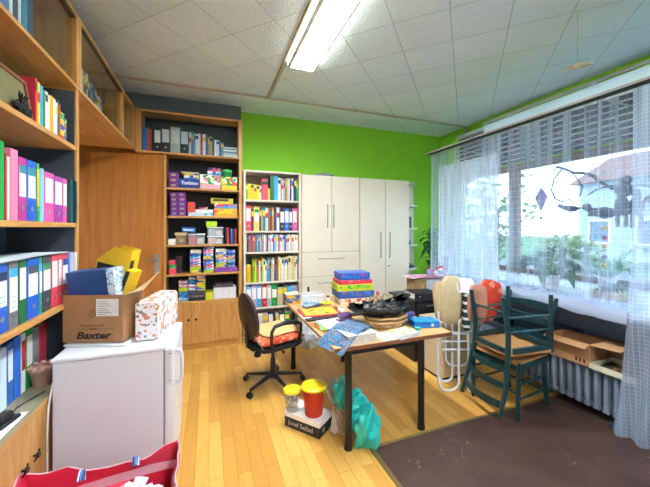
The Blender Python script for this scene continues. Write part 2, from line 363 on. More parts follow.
# windows: brown wooden frames, three lights
FR = wood('#6e4a30', '#8a6240', 'z', .5)
for i, (a, b_) in enumerate(((WY0, 1.0), (1.0, 3.32), (3.32, WY1))):
    fz0, fz1 = WZ0 + .06, WZ1
    f = MB()
    f.box(XR - .03, XR + .05, a, a + .07, fz0, fz1).box(XR - .03, XR + .05, b_ - .07, b_, fz0, fz1).box(XR - .03, XR + .05, a + .07, b_ - .07, fz0, fz0 + .07).box(XR - .03, XR + .05, a + .07, b_ - .07, fz1 - .09, fz1)
    wn = struct('window_%d' % (i + 1), f, FR, bevel=.004)
    B(XR + .005, XR + .012, a + .07, b_ - .07, fz0 + .07, fz1 - .09).build('window_pane', glass_mat(), wn)
struct('window_sill', B(2.985, XR + .02, YF + .5, 3.72, .90, .955), mat('#c9ccd0', .5))
# left part of the window wall: louvre blind above the window head
bl = thing('window_blind', 'pale slatted blind raised above the wooden window head', 'blind', (XR - .12, 1.6, 2.55))
sl = MB()
for k in range(8):
    z = .02 + k * .072; sl.add([(-.03, -2.7, z), (.02, -2.7, z + .03), (.02, 2.7, z + .03), (-.03, 2.7, z), (-.03, -2.7, z + .004), (.02, -2.7, z + .034), (.02, 2.7, z + .034), (-.03, 2.7, z + .004)],
        [(0, 1, 2, 3), (4, 7, 6, 5), (0, 4, 5, 1), (2, 6, 7, 3), (1, 5, 6, 2), (0, 3, 7, 4)])
sl.build('slats', mat('#dfe6f0', .5), bl)
B(.03, .06, -2.7, 2.7, 0, .6).build('backing_board', mat('#3d3a4e', .8), bl)
B(-.04, .05, -2.7, 2.7, .6, .66).build('head_rail', mat('#cfd6dc', .4), bl)
struct('trim_8', B(XL, -.87, 4.655, 4.69, 2.3, 3.09), DOORW)
# baseboard on back wall and cable ducts
DUCT = mat('#b9aea3', .5)
struct('trim_3', B(XL, XR, 4.205, 4.235, ZC - .025, ZC), DUCT, bevel=.004)
struct('trim_4', B(.735, .775, YF, 4.205, ZC - .03, ZC), DUCT, bevel=.004)
struct('trim_5', B(XR - .03, XR, 4.205, 4.24, 2.2, ZC - .025), DUCT, bevel=.004)
# the brown room door in the back wall, handle at its right
dr = thing('door_1', None, None, (-.55, 4.44, 0), R(-11.5)); dr['kind'] = 'structure'
B(-1.0, 0, 0, .045, .01, 2.545).build('door_leaf', DOORW, dr, bevel=.003)
B(-.10, -.045, -.012, -.002, 1.02, 1.27).build('handle_plate', STEEL, dr, bevel=.002)
MB().tube([(-.07, -.01, 1.19), (-.07, -.06, 1.19), (-.09, -.065, 1.19), (-.19, -.065, 1.19)], .009).build('door_handle', STEEL, dr, smooth=True)
# ---------------------------------------------------------------- outside
tag(B(XR + .2, 70, -45, 60, -.33, -.305).build('lawn', mat('#37602f', .9, var=.25, scale=1.2)), 'green lawn seen through the window', 'lawn'); bpy.data.objects['lawn']['kind'] = 'stuff'
struct('road', B(12.0, 16, -45, 60, -.30, -.28), mat('#5c6068', .9, var=.05))
def house(loc, rz, w, d, h, wall, roof, label):
    o = thing('house', label, 'house', loc, rz)
    B(-w / 2, w / 2, -d / 2, d / 2, 0, h).build('wall', mat(wall, .9), o)
    MB().prism([(-w / 2 - .4, h), (w / 2 + .4, h), (0, h + 1.9)], 'y', -d / 2 - .4, d / 2 + .4).build('roof', mat(roof, .8), o)
    for k in range(4):
        y = -d / 2 + (k + .5) * d / 4
        f = B(-w / 2 - .04, -w / 2 + .02, y - .6, y + .6, 1.0, 2.4).build('window', mat('#e8e8e8', .5), o)
        B(-w / 2 - .05, -w / 2 - .03, y - .5, y + .5, 1.1, 2.3).build('pane', mat('#56697c', .2), f)
    return o
house((24, 7.5, -.3), R(-8), 6, 9.5, 4.6, '#9aa4b4', '#6a4a44', 'long white house across the road with a red-brown roof')
def bush(loc, r, h, col, label, seed, cat='tree', nm='garden_tree'):
    o = thing(nm, label, cat, loc)
    q = random.Random(seed); t = MB()
    t.tube([(0, 0, 0), (0, .05, h * .35), (.05, 0, h * .6)], [.11, .09, .05], 8).build('trunk', mat('#5a4634', .9), o, smooth=True)
    f = MB()
    for _ in range(420):
        d = Vector((q.gauss(0, 1), q.gauss(0, 1), q.gauss(0, 1))).normalized() * (q.random() ** .4); c = Vector((d.x * r, d.y * r, h * .6 + d.z * h * .42))
        a = Vector((q.gauss(0, 1), q.gauss(0, 1), q.gauss(0, 1))).normalized(); b_ = a.orthogonal().normalized(); s = q.uniform(.1, .2)
        f.add([c - a * s, c + b_ * s * .5, c + a * s, c - b_ * s * .5], [(0, 1, 2, 3)])
    f.build('foliage', mat(col, .8, var=.3, scale=3), o)
bush((9.6, 8.2, -.3), 1.3, 4.2, '#3a5a28', 'leafy garden tree outside, left of the window bar', 3)
bush((11, 11.4, -.3), 1.6, 4.4, '#4a6a34', 'pale green tree outside, farthest toward the corner', 4)
bush((10.8, 6.6, -.3), .9, 1.7, '#5a7040', 'low bush outside beside the road', 5, 'bush', 'garden_bush')
car = thing('car', 'light grey parked car on the road outside the window', 'car', (13.6, 3.2, -.28), R(90))
pr = [(-2.1, .35), (-2.1, .8), (-1.9, .95), (-1.2, 1.0), (-.7, 1.42), (.7, 1.45), (1.3, 1.0), (1.95, .9), (2.15, .7), (2.15, .35)]
MB().prism(pr, 'y', -.85, .85).build('body', mat('#d5dbe2', .25, metal=.2), car, bevel=.08, smooth=True, seg=2)
MB().prism([(-1.1, 1.0), (-.66, 1.36), (.66, 1.38), (1.15, 1.0)], 'y', -.87, .87).build('side_windows', mat('#2a3138', .15), car)
for sx in (-1.35, 1.35):
    for sy in (-.82, .82):
        wh = MB(); wh.T = Matrix.Translation((sx, sy, .32)) @ Matrix.Rotation(R(90), 4, 'X'); wh.lathe([(.12, -.1), (.32, -.1), (.32, .1), (.12, .1)], n=20); wh.build('wheel', mat('#1a1a1b', .8), car, smooth=True)
# ---------------------------------------------------------------- ceiling lights
LOUV = emit('lamp_diffuser_glow', '#eaf4ff', LAMP_STRENGTH)
def ceiling_lamp(y0, y1, label):
    o = thing('ceiling_lamp', label, 'ceiling light', (.925, (y0 + y1) / 2, ZC), 0, 'fluorescent ceiling lamps')
    L = (y1 - y0) / 2
    B(-.15, .15, -L, L, -.07, -.002).build('housing', WHITE, o, bevel=.006)
    B(-.12, .12, -L + .02, L - .02, -.082, -.070).build('diffuser', LOUV, o)
    s = MB()
    for k in range(26):
        y = -L + .04 + k * (2 * L - .08) / 25; s.box(-.125, .125, y - .003, y + .003, -.088, -.082)
    s.box(-.006, .006, -L, L, -.09, -.082); s.box(-.14, -.12, -L, L, -.09, -.07); s.box(.12, .14, -L, L, -.09, -.07); s.box(-.12, .12, -L, -L + .02, -.09, -.07); s.box(-.12, .12, L - .02, L, -.09, -.07)
    
    for x in (-.152, .150): B(x, x + .002, -L + .01, L - .01, -.062, -.012).build('side_glow_strip', emit('lamp_side_glow', '#f4ffe8', LAMP_STRENGTH * .08), o)
    s.build('louvre', mat('#f2f0ea', .4), o); return o
ceiling_lamp(1.66, 3.20, 'long twin fluorescent lamp with white louvre on the ceiling near the cabinets')
ceiling_lamp(-1.2, .34, 'long twin fluorescent lamp on the ceiling behind the camera')
# ---------------------------------------------------------------- fitted furniture
T = .024
GL = glass_mat()
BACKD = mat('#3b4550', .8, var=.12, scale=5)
def knob(parent, loc, d='x', name='knob', m=None):
    k = MB(); k.T = Matrix.Rotation(R(90), 4, 'Y' if d == 'x' else 'X'); k.lathe([(.006, 0), (.006, .012), (.015, .016), (.017, .022), (.012, .028)], n=12)
    return k.build(name, m or mat('#3a3129', .35, metal=.7), parent, smooth=True, loc=loc)
# left wall: open bookcase over a cupboard
FX = -.86; BX = -1.53
lb = thing('bookcase', 'tall oak bookcase full of ring binders along the left wall', 'bookcase', (0, 0, 0))
Y0, Y1 = .70, 2.66
B(BX, FX, Y1 - .045, Y1, .08, 2.57).build('side_panel', OAK, lb, bevel=.002)
B(BX, FX, Y0, Y0 + T, .08, 2.57).build('side_panel', OAK, lb, bevel=.002)
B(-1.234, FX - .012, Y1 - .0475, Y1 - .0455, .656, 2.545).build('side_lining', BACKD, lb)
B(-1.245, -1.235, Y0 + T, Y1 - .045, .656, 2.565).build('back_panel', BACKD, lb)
for z in (1.115, 1.635, 2.165): B(-1.235, FX - .002, Y0 + T, Y1 - .0478, z - T - .006, z).build('shelf', OAKY, lb, bevel=.002)
lc = thing('cupboard', 'low oak cupboard with dark knobs under the left bookcase', 'cupboard', (0, 0, 0))
B(BX + .009, FX - .02, Y0 + T + .001, Y1 - .047, .08, .625).build('carcass', OAK, lc)
B(BX + .009, FX + .012, Y0 + T + .001, Y1 - .047, .626, .652).build('worktop', wood('#8f8a6c', '#a39c7c', 'y'), lc, bevel=.003)
B(FX + .0125, FX + .018, Y0 + T, Y1 - .047, .624, .654).build('edge_strip', OAKY, lc)
B(BX + .02, FX - .06, Y0 + T, Y1 - .05, 0, .08).build('plinth', OAKY, lc)
for a, b_, ky in ((.73, 1.355, 1.30), (1.36, 1.99, 1.94), (1.995, 2.61, 2.05)):
    d_ = B(FX - .019, FX, a, b_, .085, .62).build('door', OAK, lc, bevel=.003); knob(d_, (FX, ky, .41))
    MB().tube([(FX + .012, ky + .03, .425), (FX + .02, ky + .01, .405), (FX + .012, ky - .02, .39)], .004, 6).build('key', mat('#2b2520', .4, metal=.6), d_, smooth=True)
def glass_unit(name, label, y0, y1, split, rail=True):
    o = thing(name, label, 'wall cabinet', (0, 0, 0)); z0, z1 = 2.572, 3.09
    B(BX, FX, y0, y0 + .045, z0 + T, z1 - T).build('side_panel', OAK, o, bevel=.002); B(BX, FX, y1 - .045, y1, z0 + T, z1 - T).build('side_panel', OAK, o, bevel=.002)
    B(BX, FX, y0, y1, z0, z0 + T).build('bottom_panel', OAKY, o, bevel=.002); B(BX, FX, y0, y1, z1 - T, z1).build('top_panel', OAKY, o, bevel=.002)
    B(BX - .005, BX, y0, y1, z0, z1).build('back_panel', mat('#a8794a', .7), o)
    B(FX - .035, FX - .008, y0 + .045, y1 - .045, z1 - T - .016, z1 - T).build('sliding_track', mat('#4a3b30', .5), o)
    B(FX - .018, FX - .014, y0 + .046, split + .03, z0 + T, z1 - T - .016).build('glass_door', GL, o)
    B(FX - .030, FX - .026, split - .03, y1 - .046, z0 + T, z1 - T - .016).build('glass_door', GL, o)
    return o
glass_unit('wall_cabinet', 'oak cabinet with sliding glass doors above the left bookcase', .70, 2.66, 1.5)
glass_unit('wall_cabinet', 'oak cabinet with sliding glass doors over the brown door', 2.661, 3.90, 3.28)
o = thing('wall_cabinet', 'short oak cabinet end in the corner beside the grey wall panel', 'wall cabinet', (0, 0, 0))
B(BX, FX, 3.902, 4.40, 2.572, 2.596).build('bottom_panel', OAKY, o, bevel=.002); B(BX, FX, 3.902, 4.40, 3.066, 3.09).build('top_panel', OAKY, o, bevel=.002)
B(BX, FX, 4.355, 4.40, 2.596, 3.066).build('side_panel', OAK, o); B(BX - .005, BX, 3.902, 4.40, 2.572, 3.09).build('back_panel', OAK, o); B(FX - .02, FX - .015, 3.903, 4.355, 2.596, 3.066).build('glass_door', GL, o)
# oak cabinet on the back wall
CY0, CY1 = 4.42, 4.69
CX0, CX1 = -.545, .43
mc = thing('shelf_cabinet', 'oak shelf cabinet full of board games with cupboard doors below', 'cabinet', (0, 0, 0))
B(CX0, CX0 + .028, CY0, CY1, .0, 2.545).build('side_panel', OAK, mc, bevel=.002); B(CX1 - .045, CX1, CY0, CY1, 0, 2.545).build('side_panel', OAK, mc, bevel=.002)
B(CX0 + .028, CX1 - .045, CY1 - .01, CY1, .05, 2.545).build('back_panel', mat('#1b1d22', .8), mc)
SHZ = [.635, .998, 1.378, 1.757, 2.122]
for z in SHZ: B(CX0 + .028, CX1 - .045, CY0 + .002, CY1 - .01, z - T, z).build('shelf', OAKX, mc, bevel=.002)
B(CX0 + .028, CX1 - .045, CY0 + .02, CY1, 0.0, .07).build('plinth', OAKX, mc)
for a, b_, kx in ((CX0 + .03, -.222, -.25), (-.219, CX1 - .047, -.16)):
    d_ = B(a, b_, CY0 - .0, CY0 + .018, .075, .608).build('door', OAK, mc, bevel=.003); knob(d_, (kx, CY0, .40), 'y')
uc = thing('wall_cabinet', 'wide oak cabinet with glass front holding folders, beneath the grey wall panel', 'wall cabinet', (0, 0, 0))
UX0 = -.855
B(UX0, CX1, CY0, CY1, 2.548, 2.572).build('bottom_panel', OAKX, uc, bevel=.002); B(UX0, CX1, CY0, CY1, 3.065, 3.09).build('top_panel', OAKX, uc, bevel=.002)
B(UX0, UX0 + .06, CY0, CY1, 2.572, 3.065).build('side_panel', OAK, uc); B(CX1 - .05, CX1, CY0, CY1, 2.572, 3.065).build('side_panel', OAK, uc)
B(UX0 + .06, CX1 - .05, CY1 - .01, CY1, 2.572, 3.065).build('back_panel', mat('#3a4148', .8), uc)
B(UX0 + .06, -.20, CY0 + .012, CY0 + .016, 2.572, 3.065).build('glass_door', GL, uc); B(-.26, CX1 - .05, CY0 + .022, CY0 + .026, 2.572, 3.065).build('glass_door', GL, uc)
# cream bookcase
DX0, DX1, DY0, DY1 = .452, 1.287, 4.47, 4.87
bc = thing('bookcase', 'cream open bookcase crammed with books between oak cabinet and wardrobe', 'bookcase', (0, 0, 0))
B(DX0, DX0 + .03, DY0, DY1, 0, 2.42).build('side_panel', CREAM, bc, bevel=.002); B(DX1 - .03, DX1, DY0, DY1, 0, 2.42).build('side_panel', CREAM, bc, bevel=.002)
B(DX0 + .03, DX1 - .03, DY0, DY1, 2.395, 2.42).build('top_panel', CREAM, bc, bevel=.002)
B(DX0 + .03, DX1 - .03, DY1 - .01, DY1, 0, 2.395).build('back_panel', mat('#b39a84', .8), bc)
BZ = [.08, .46, .824, 1.255, 1.557, 2.002]
for z in BZ: B(DX0 + .03, DX1 - .03, DY0 + .002, DY1 - .01, z - .024, z).build('shelf', CREAM, bc, bevel=.002)
B(DX0 + .03, DX1 - .03, DY0 + .03, DY1, 0, .056).build('plinth', CREAM, bc)
# cream wardrobe units
HANDLE = mat('#8f897c', .35, metal=.6)
def bar_handle(parent, x, y, z0, z1, horiz=False):
    m = MB()
    if horiz: m.tube([(x, y, z0), (x, y - .03, z0), (x + z1, y - .03, z0), (x + z1, y, z0)], .006)
    else: m.tube([(x, y, z0), (x, y - .03, z0), (x, y - .03, z1), (x, y, z1)], .008)
    return m.build('handle', HANDLE, parent, smooth=True)
wa = thing('wardrobe', 'cream cabinet with two doors above wide drawers, left half of the wardrobe', 'wardrobe', (0, 0, 0))
B(1.292, 2.256, 4.47, 4.87, 0, 2.405).build('carcass', mat('#b5a78c', .6), wa)
for a, b_, hx in ((1.297, 1.770, 1.70), (1.779, 2.250, 1.80)):
    d_ = B(a, b_, 4.45, 4.468, 1.235, 2.40).build('door', CREAM, wa, bevel=.003); bar_handle(d_, hx, 4.45, 1.615, 1.95)
for a, b_ in ((.866, 1.224), (.46, .856), (.07, .450)):
    d_ = B(1.296, 2.252, 4.45, 4.468, a, b_).build('drawer', CREAM, wa, bevel=.003); bar_handle(d_, 1.56, 4.45, b_ - .09, .42, True)
wb = thing('wardrobe', 'cream cabinet with two tall doors, right half of the wardrobe', 'wardrobe', (0, 0, 0))
B(2.26, 3.202, 4.47, 4.87, 0, 2.405).build('carcass', mat('#b5a78c', .6), wb)
for a, b_, hx in ((2.266, 2.727, 2.63), (2.736, 3.197, 2.80)):
    d_ = B(a, b_, 4.45, 4.468, .07, 2.40).build('door', CREAM, wb, bevel=.003); bar_handle(d_, hx, 4.45, 1.12, 1.53)
MB().box(2.77, 2.82, 4.442, 4.45, .965, .98).build('lock', mat('#55504a', .4, metal=.6), wb)
cs = thing('corner_shelf', 'cream rounded end shelf at the right side of the wardrobe', 'shelf', (3.206, 4.50, 0))
B(0, .02, 0, .37, 0, 2.40).build('side_panel', CREAM, cs, bevel=.002)
B(.02, .38, .355, .37, 0, 2.40).build('back_panel', CREAM, cs)
for z in (.08, .50, .875, 1.285, 1.58, 1.975, 2.375):
    pl = [(.02, .355), (.02, .0)] + [(.02 + .36 * math.sin(t * math.pi / 12), .355 - .355 * math.cos(t * math.pi / 12)) for t in range(1, 7)]
    MB().prism(pl, 'z', z, z + .02).build('shelf', CREAM, cs)
# radiator
RADM = mat('#8490a0', .45, var=.04, metal=.1)
rd = thing('radiator', 'old grey cast iron column radiator below the window bench', 'radiator', (3.08, 1.42, 0))
for k in range(22):
    y = k * .068; s = MB()
    for x in (-.06, .0, .06):
        s.tube([(x, y, .10), (x, y, .15), (x, y, .38), (x, y, .43)], [.014, .019, .019, .014], 8, flat=1.1)
    s.box(-.075, .075, y - .022, y + .022, .405, .435, .85).box(-.07, .07, y - .022, y + .022, .095, .125)
    s.build('radiator_section', RADM, rd, smooth=True)
MB().tube([(0, -.05, .12), (0, 22 * .068, .12)], .016).tube([(0, -.05, .41), (0, 22 * .068, .41)], .016).build('pipe', RADM, rd, smooth=True)
for y in (.034, 9.5 * .068, 20.5 * .068): B(-.05, .05, y - .012, y + .012, 0, .11).build('foot', RADM, rd)
# bench support and board under the sill
struct('trim_6', B(2.99, 3.03, 1.335, 1.375, 0, .90), mat('#5a5148', .7, var=.2))
struct('trim_7', B(3.30, 3.595, 1.38, 3.1, .42, .44), mat('#3b4a5a', .6))
# pelmet board with rail along the curtain head
pm = thing('pelmet', 'glossy pale blue pelmet board with metal rail above the lace curtain', 'pelmet', (3.06, 0, 0))
B(0, .02, -1.4, 2.80, 2.66, 2.815).build('board', mat('#b5d3da', .18, var=.06, scale=2, coat=.4), pm, bevel=.003)
MB().tube([(-.012, -1.4, 2.83), (-.012, 2.79, 2.83)], .009).tube([(-.012, -1.4, 2.845), (-.012, 2.79, 2.845)], .005).build('rail', STEEL, pm, smooth=True)
for y in (-.4, .9, 1.66, 2.45): MB().box(-.02, .10, y - .012, y + .012, 2.815, 2.825).box(.02, .05, y - .01, y + .01, 2.72, 2.815).box(.02, 1.18, y - .005, y + .005, 2.70, 2.712).build('bracket', STEEL, pm)
cr = thing('curtain_rail', 'dark grooved curtain rail with pinkish lip running along the window', 'curtain rail', (2.97, 0, 0))
B(-.065, .045, -1.4, 3.66, 2.662, 2.672).mat(1).box(-.065, -.055, -1.4, 3.66, 2.654, 2.662).box(.035, .045, -1.4, 3.66, 2.650, 2.662).mat(2).box(-.048, .030, -1.4, 3.66, 2.655, 2.662).build('profile', [mat('#8f8581', .5), mat('#a0918b', .5), mat('#15120f', .6)], cr)
for y in (-1.0, .4, 1.4, 3.4): MB().tube([(.01, y, 2.678), (XR - 2.97, y, 2.678)], .006).build('hanger_rod', STEEL, cr)
# ---------------------------------------------------------------- sheer curtain
LACE = see_through('lace_curtain_cloth', '#d5e4fb', .12, weave=(.07, .06, .005, .28), fold=.38)
LACE2 = see_through('dense_net_cloth', '#e9eff8', .60, weave=(.03, .03, .006, .66), fold=.3)
def pleat(y, ph=0.0, a=.022): return a * math.sin(y * 52 + 1.3 * math.sin(y * 7 + ph)) + .012 * math.sin(y * 23 + ph)
def curtain(name, label, y0, y1, ztop, zb, m, x=2.97, n=220, nz=16, amp=1.0, flare=0.0):
    mb = MB(); uv = []
    def fn(u, v):
        y = y0 + (y1 - y0) * u; zbot = zb(y) if callable(zb) else zb; z = ztop + (zbot - ztop) * v
        return (x + amp * pleat(y, v * 1.1) * (.55 + .6 * v) + .02 * v * math.sin(y * 3), y + .012 * v * math.sin(y * 11) + flare * v ** 3, z + .006 * math.sin(y * 52) * (v > .97))
    mb.sheet(fn, n, nz)
    o = mb.build(name, m, None, smooth=True)
    me = o.data; uvl = me.uv_layers.new(name='UVMap')
    for lp in me.loops:
        p = me.vertices[lp.vertex_index].co; uvl.data[lp.index].uv = (p.y * 1.25, p.z)
    return tag(o, label, 'curtain')
curtain('lace_curtain', 'long sheer white lace curtain hanging from the rail over the window', 1.36, 3.64, 2.632, 1.0, LACE, x=2.975)
curtain('net_curtain', 'floor length sheer net curtain hanging at the right end of the window', -1.0, 1.37, 2.632, .012, see_through('floor_net_cloth', '#d5e4fb', .4, weave=(.03, .03, .005, .62)), x=2.965, amp=1.3, flare=.12)
curtain('net_curtain', 'denser white net curtain behind the lace, nearest the green back wall', 2.62, 3.60, 2.47, .97, LACE2, x=3.10, amp=1.2)
# bunched lace lying on the bench and hanging over its edge
bn = MB()
def bf(u, v):
    y = 1.39 + (3.60 - 1.39) * u; q = noise.noise(Vector((y * 5, v * 4, 0))); q2 = noise.noise(Vector((y * 11, v * 7, 3)))
    if v < .6: t = v / .6; return (3.30 - .35 * t, y, .966 + .02 * abs(q) + .02 * math.sin(t * math.pi) * (.6 + .6 * q2) + .004)
    t = (v - .6) / .4; return (2.95 - .012 * math.sin(t * 3) + .008 * q, y, .970 - t * (.085 + .03 * q + .03 * max(0, (2.0 - y))) + .03 * abs(q) * (1 - t))
bn.sheet(bf, 120, 16, .002)
tag(bn.build('curtain_hem', see_through('bunched_lace_cloth', '#d8e2f2', .86), smooth=True), 'bunched white lace hem lying over the edge of the window bench', 'curtain')
# ---------------------------------------------------------------- books, binders, boxes
CN = {'#c8232f': 'red', '#e3465a': 'coral red', '#f06a9a': 'pink', '#e9559f': 'pink', '#b73a8f': 'magenta', '#8a3fa0': 'purple', '#7b2f8d': 'purple', '#1f5fc4': 'blue', '#2a72d8': 'blue', '#16408f': 'dark blue', '#1d2f6b': 'navy',
      '#18a04a': 'green', '#0f6b3c': 'dark green', '#6cc02a': 'light green', '#2fb6c8': 'turquoise', '#3aa6d8': 'light blue', '#0e8f98': 'teal', '#0d4f52': 'dark teal', '#f0cf25': 'yellow', '#f2dc6a': 'pale yellow', '#e8962a': 'orange', '#d8702a': 'orange',
      '#f2f0ea': 'white', '#d9d7d0': 'pale grey', '#b8bab8': 'grey', '#8f9499': 'mid grey', '#5d6266': 'dark grey', '#2a2c30': 'black', '#6a4630': 'brown', '#9a6a42': 'light brown', '#c8b089': 'tan', '#e8dcc0': 'cream', '#7d1f35': 'maroon', '#b9a3d8': 'lilac', '#8fb9dc': 'pale blue', '#cfe3ee': 'icy white', '#e0b6c4': 'pale pink'}
def C_(name):
    for k, v in CN.items():
        if v == name: return k
    raise KeyError(name)
def book(w, h, d, col, label, loc, rz=0, group=None, lean=0.0, style=0):
    """a book: cover boards round a block of pages, a title band on the spine (front faces local -Y)"""
    c = .0025
    m = MB().mat(0).box(-w / 2, w / 2, 0, .003, 0, h).box(-w / 2, -w / 2 + c, .003, d, 0, h).box(w / 2 - c, w / 2, .003, d, 0, h).mat(1).box(-w / 2 + c, w / 2 - c, .003, d - .004, .003, h - .004)
    ms = [mat(col, .5), PAPER]
    if style and w > .008:
        band = ['#f2f0ea', '#f0cf25', '#2a2c30', '#c8232f', '#1f5fc4'][style % 5]
        if band == col: band = '#2a2c30'
        a = h * (.55 + .1 * (style % 3)); m.mat(2).box(-w / 2 + .001, w / 2 - .001, -.0012, 0, a, min(h * .92, a + h * .22)); ms.append(mat(band, .5))
    o = m.build('book', ms); o.location = loc; o.rotation_euler = (0, lean, rz) if not rz else (-lean * math.sin(rz), lean * math.cos(rz), rz)
    o.rotation_mode = 'XYZ'
    if rz:
        o.rotation_euler = (Matrix.Rotation(rz, 3, 'Z') @ Matrix.Rotation(lean, 3, 'Y')).to_euler()
    return tag(o, label, 'book', group)
def binder(w, h, d, col, label, loc, rz=0, group=None, lab='#f2f0ea', stripe=None, ring=True, name='ring_binder', cat='binder', lean=0.0, text=0, full=False):
    o = thing(name, label, cat, loc, rz, group)
    if lean: o.rotation_euler = (Matrix.Rotation(rz, 3, 'Z') @ Matrix.Rotation(lean, 3, 'Y')).to_euler()
    c = .003
    cv = MB().box(-w / 2, w / 2, 0, c, 0, h).box(-w / 2, -w / 2 + c, c, d, 0, h).box(w / 2 - c, w / 2, c, d, 0, h)
    cv.build('cover', mat(col, .45), o, bevel=.0008)
    B(-w / 2 + c, w / 2 - c, c, d - .02, .006, h - .03).build('paper_block', PAPER, o)
    if lab:
        z0, z1 = (.38, .88) if not full else (.25, .9)
        l = MB().box(-w * .40, w * .40, -.0014, 0, h * z0, h * z1); ms = [mat(lab, .6)]
        if stripe: l.mat(1).box(-w * .40, w * .40, -.0018, -.0014, h * (z1 - .13), h * z1); ms.append(mat(stripe, .5))
        if text: l.mat(len(ms)); ms.append(mat('#5b6168', .6)); [l.box(-w * .3, w * .3, -.0018, -.0014, h * (z0 + .08 * k + .06), h * (z0 + .08 * k + .066)) for k in range(text)]
        l.build('spine_label', ms, o)
    if ring:
        r_ = MB(); r_.T = Matrix.Translation((0, 0, h * .20)) @ Matrix.Rotation(R(90), 4, 'X'); q = min(.013, w * .28)
        r_.mat(0).lathe([(q * .7, .0), (q, .0), (q, .003), (q * .7, .003)], n=16).mat(1).lathe([(q * .7, .0002), (q * .7, .0015)], n=16)
        r_.build('finger_ring', [STEEL, HOLE], o, smooth=True)
    return o
def pack(name, cat, label, x0, x1, y0, y1, z0, z1, col, group=None, cols=None, parent=None, bevel=.002, lidcol=None, face=None, rz=0):
    """a carton or game box: tray, lifted lid, printed panel on the front"""
    w, d, h = x1 - x0, y1 - y0, z1 - z0; cx, cy = (x0 + x1) / 2, (y0 + y1) / 2
    m0 = printed(cols, 26, .4) if cols else mat(col, .45)
    m = MB().mat(0).box(-w / 2, w / 2, -d / 2, d / 2, h * .35, h).mat(1).box(-w / 2 + .0015, w / 2 - .0015, -d / 2 + .0015, d / 2 - .0015, 0, h * .35)
    ms = [m0, mat(lidcol or col, .5)]
    if face:
        m.mat(2).box(-w * .40, w * .28, -d / 2 - .001, -d / 2, h * .42, h * .86); ms.append(mat(face, .5))
    o = m.build(name, ms, bevel=bevel, loc=(cx, cy, z0), rot=(0, 0, rz))
    return tag(o, label, cat, group)
# ---- left bookcase, row of binders on the third shelf up (z 1.635) and the one beneath (z 1.115)
RZ = R(90)   # spines face the room (+X)
XS = -.885
def lrow(items, z, shelf, h=.32, d=.29):
    for it in items:
        y0, y1, col, lab, stripe, txt, extra = it
        k = extra.get('kind', 'binder'); w = (y1 - y0) - .003; loc = (XS + extra.get('dx', 0), (y0 + y1) / 2, z)
        if k == 'binder': binder(w, extra.get('h', h), d, col, txt, loc, RZ, None, lab, stripe, extra.get('ring', True), extra.get('name', 'ring_binder'), extra.get('cat', 'binder'), text=extra.get('t', 0), full=extra.get('full', False))
        else: book(w, extra.get('h', h), extra.get('d', .22), col, txt, loc, RZ, style=extra.get('s', 0), lean=extra.get('lean', 0))
lrow([(1.775, 1.858, '#18a04a', None, None, 'bright green magazine holder leaning at the left end of the second shelf', dict(name='magazine_holder', cat='holder', ring=False, h=.36)),
      (1.861, 1.877, '#c8232f', None, None, 'thin red folder between green holder and pink holder, second shelf', dict(kind='book', h=.31)),
      (1.879, 1.90, '#d9d7d0', None, None, 'white papers in a thin folder left of the pink magazine holder', dict(kind='book', h=.30)),
      (1.905, 1.968, '#f07f9f', None, None, 'pink magazine holder with pale emblem beside the magenta binder', dict(name='magazine_holder', cat='holder', h=.345, ring=False)),
      (1.97, 2.045, '#b73a8f', '#e9e6ea', '#2f8a94', 'magenta ring binder with striped label, left of the blue binder', dict(t=1)),
      (2.05, 2.14, '#1f5fc4', '#d9e6ee', '#2f8a94', 'blue ring binder between magenta binder and green folder, second shelf', dict(t=1)),
      (2.145, 2.175, '#18a04a', '#f0cf25', None, 'slim green folder with yellow strip right of the blue binder', dict(ring=True, full=True)),
      (2.18, 2.225, '#7fc3d6', None, None, 'light blue patterned folder left of the wide pink binder', dict(kind='book', h=.30)),
      (2.23, 2.345, '#e9559f', '#f2f0ea', None, 'wide pink ring binder with large blank label, second shelf', dict(h=.29, t=1, full=False)),
      (2.35, 2.465, '#a0409a', '#e3e4f2', None, 'purple ring binder between two pink binders, second shelf', dict(h=.285, t=1)),
      (2.47, 2.53, '#e9559f', '#f2f0ea', None, 'narrow pink ring binder beside dark teal folders, second shelf', dict(h=.285)),
      (2.535, 2.575, '#0d4f52', None, None, 'dark teal folder with a light edge at the second shelf right end', dict(kind='book', h=.29, dx=.02)),
      (2.578, 2.610, '#0b3f44', None, None, 'darkest teal folder touching the bookcase post, second shelf', dict(kind='book', h=.285, dx=.03))], 1.637, 'second')
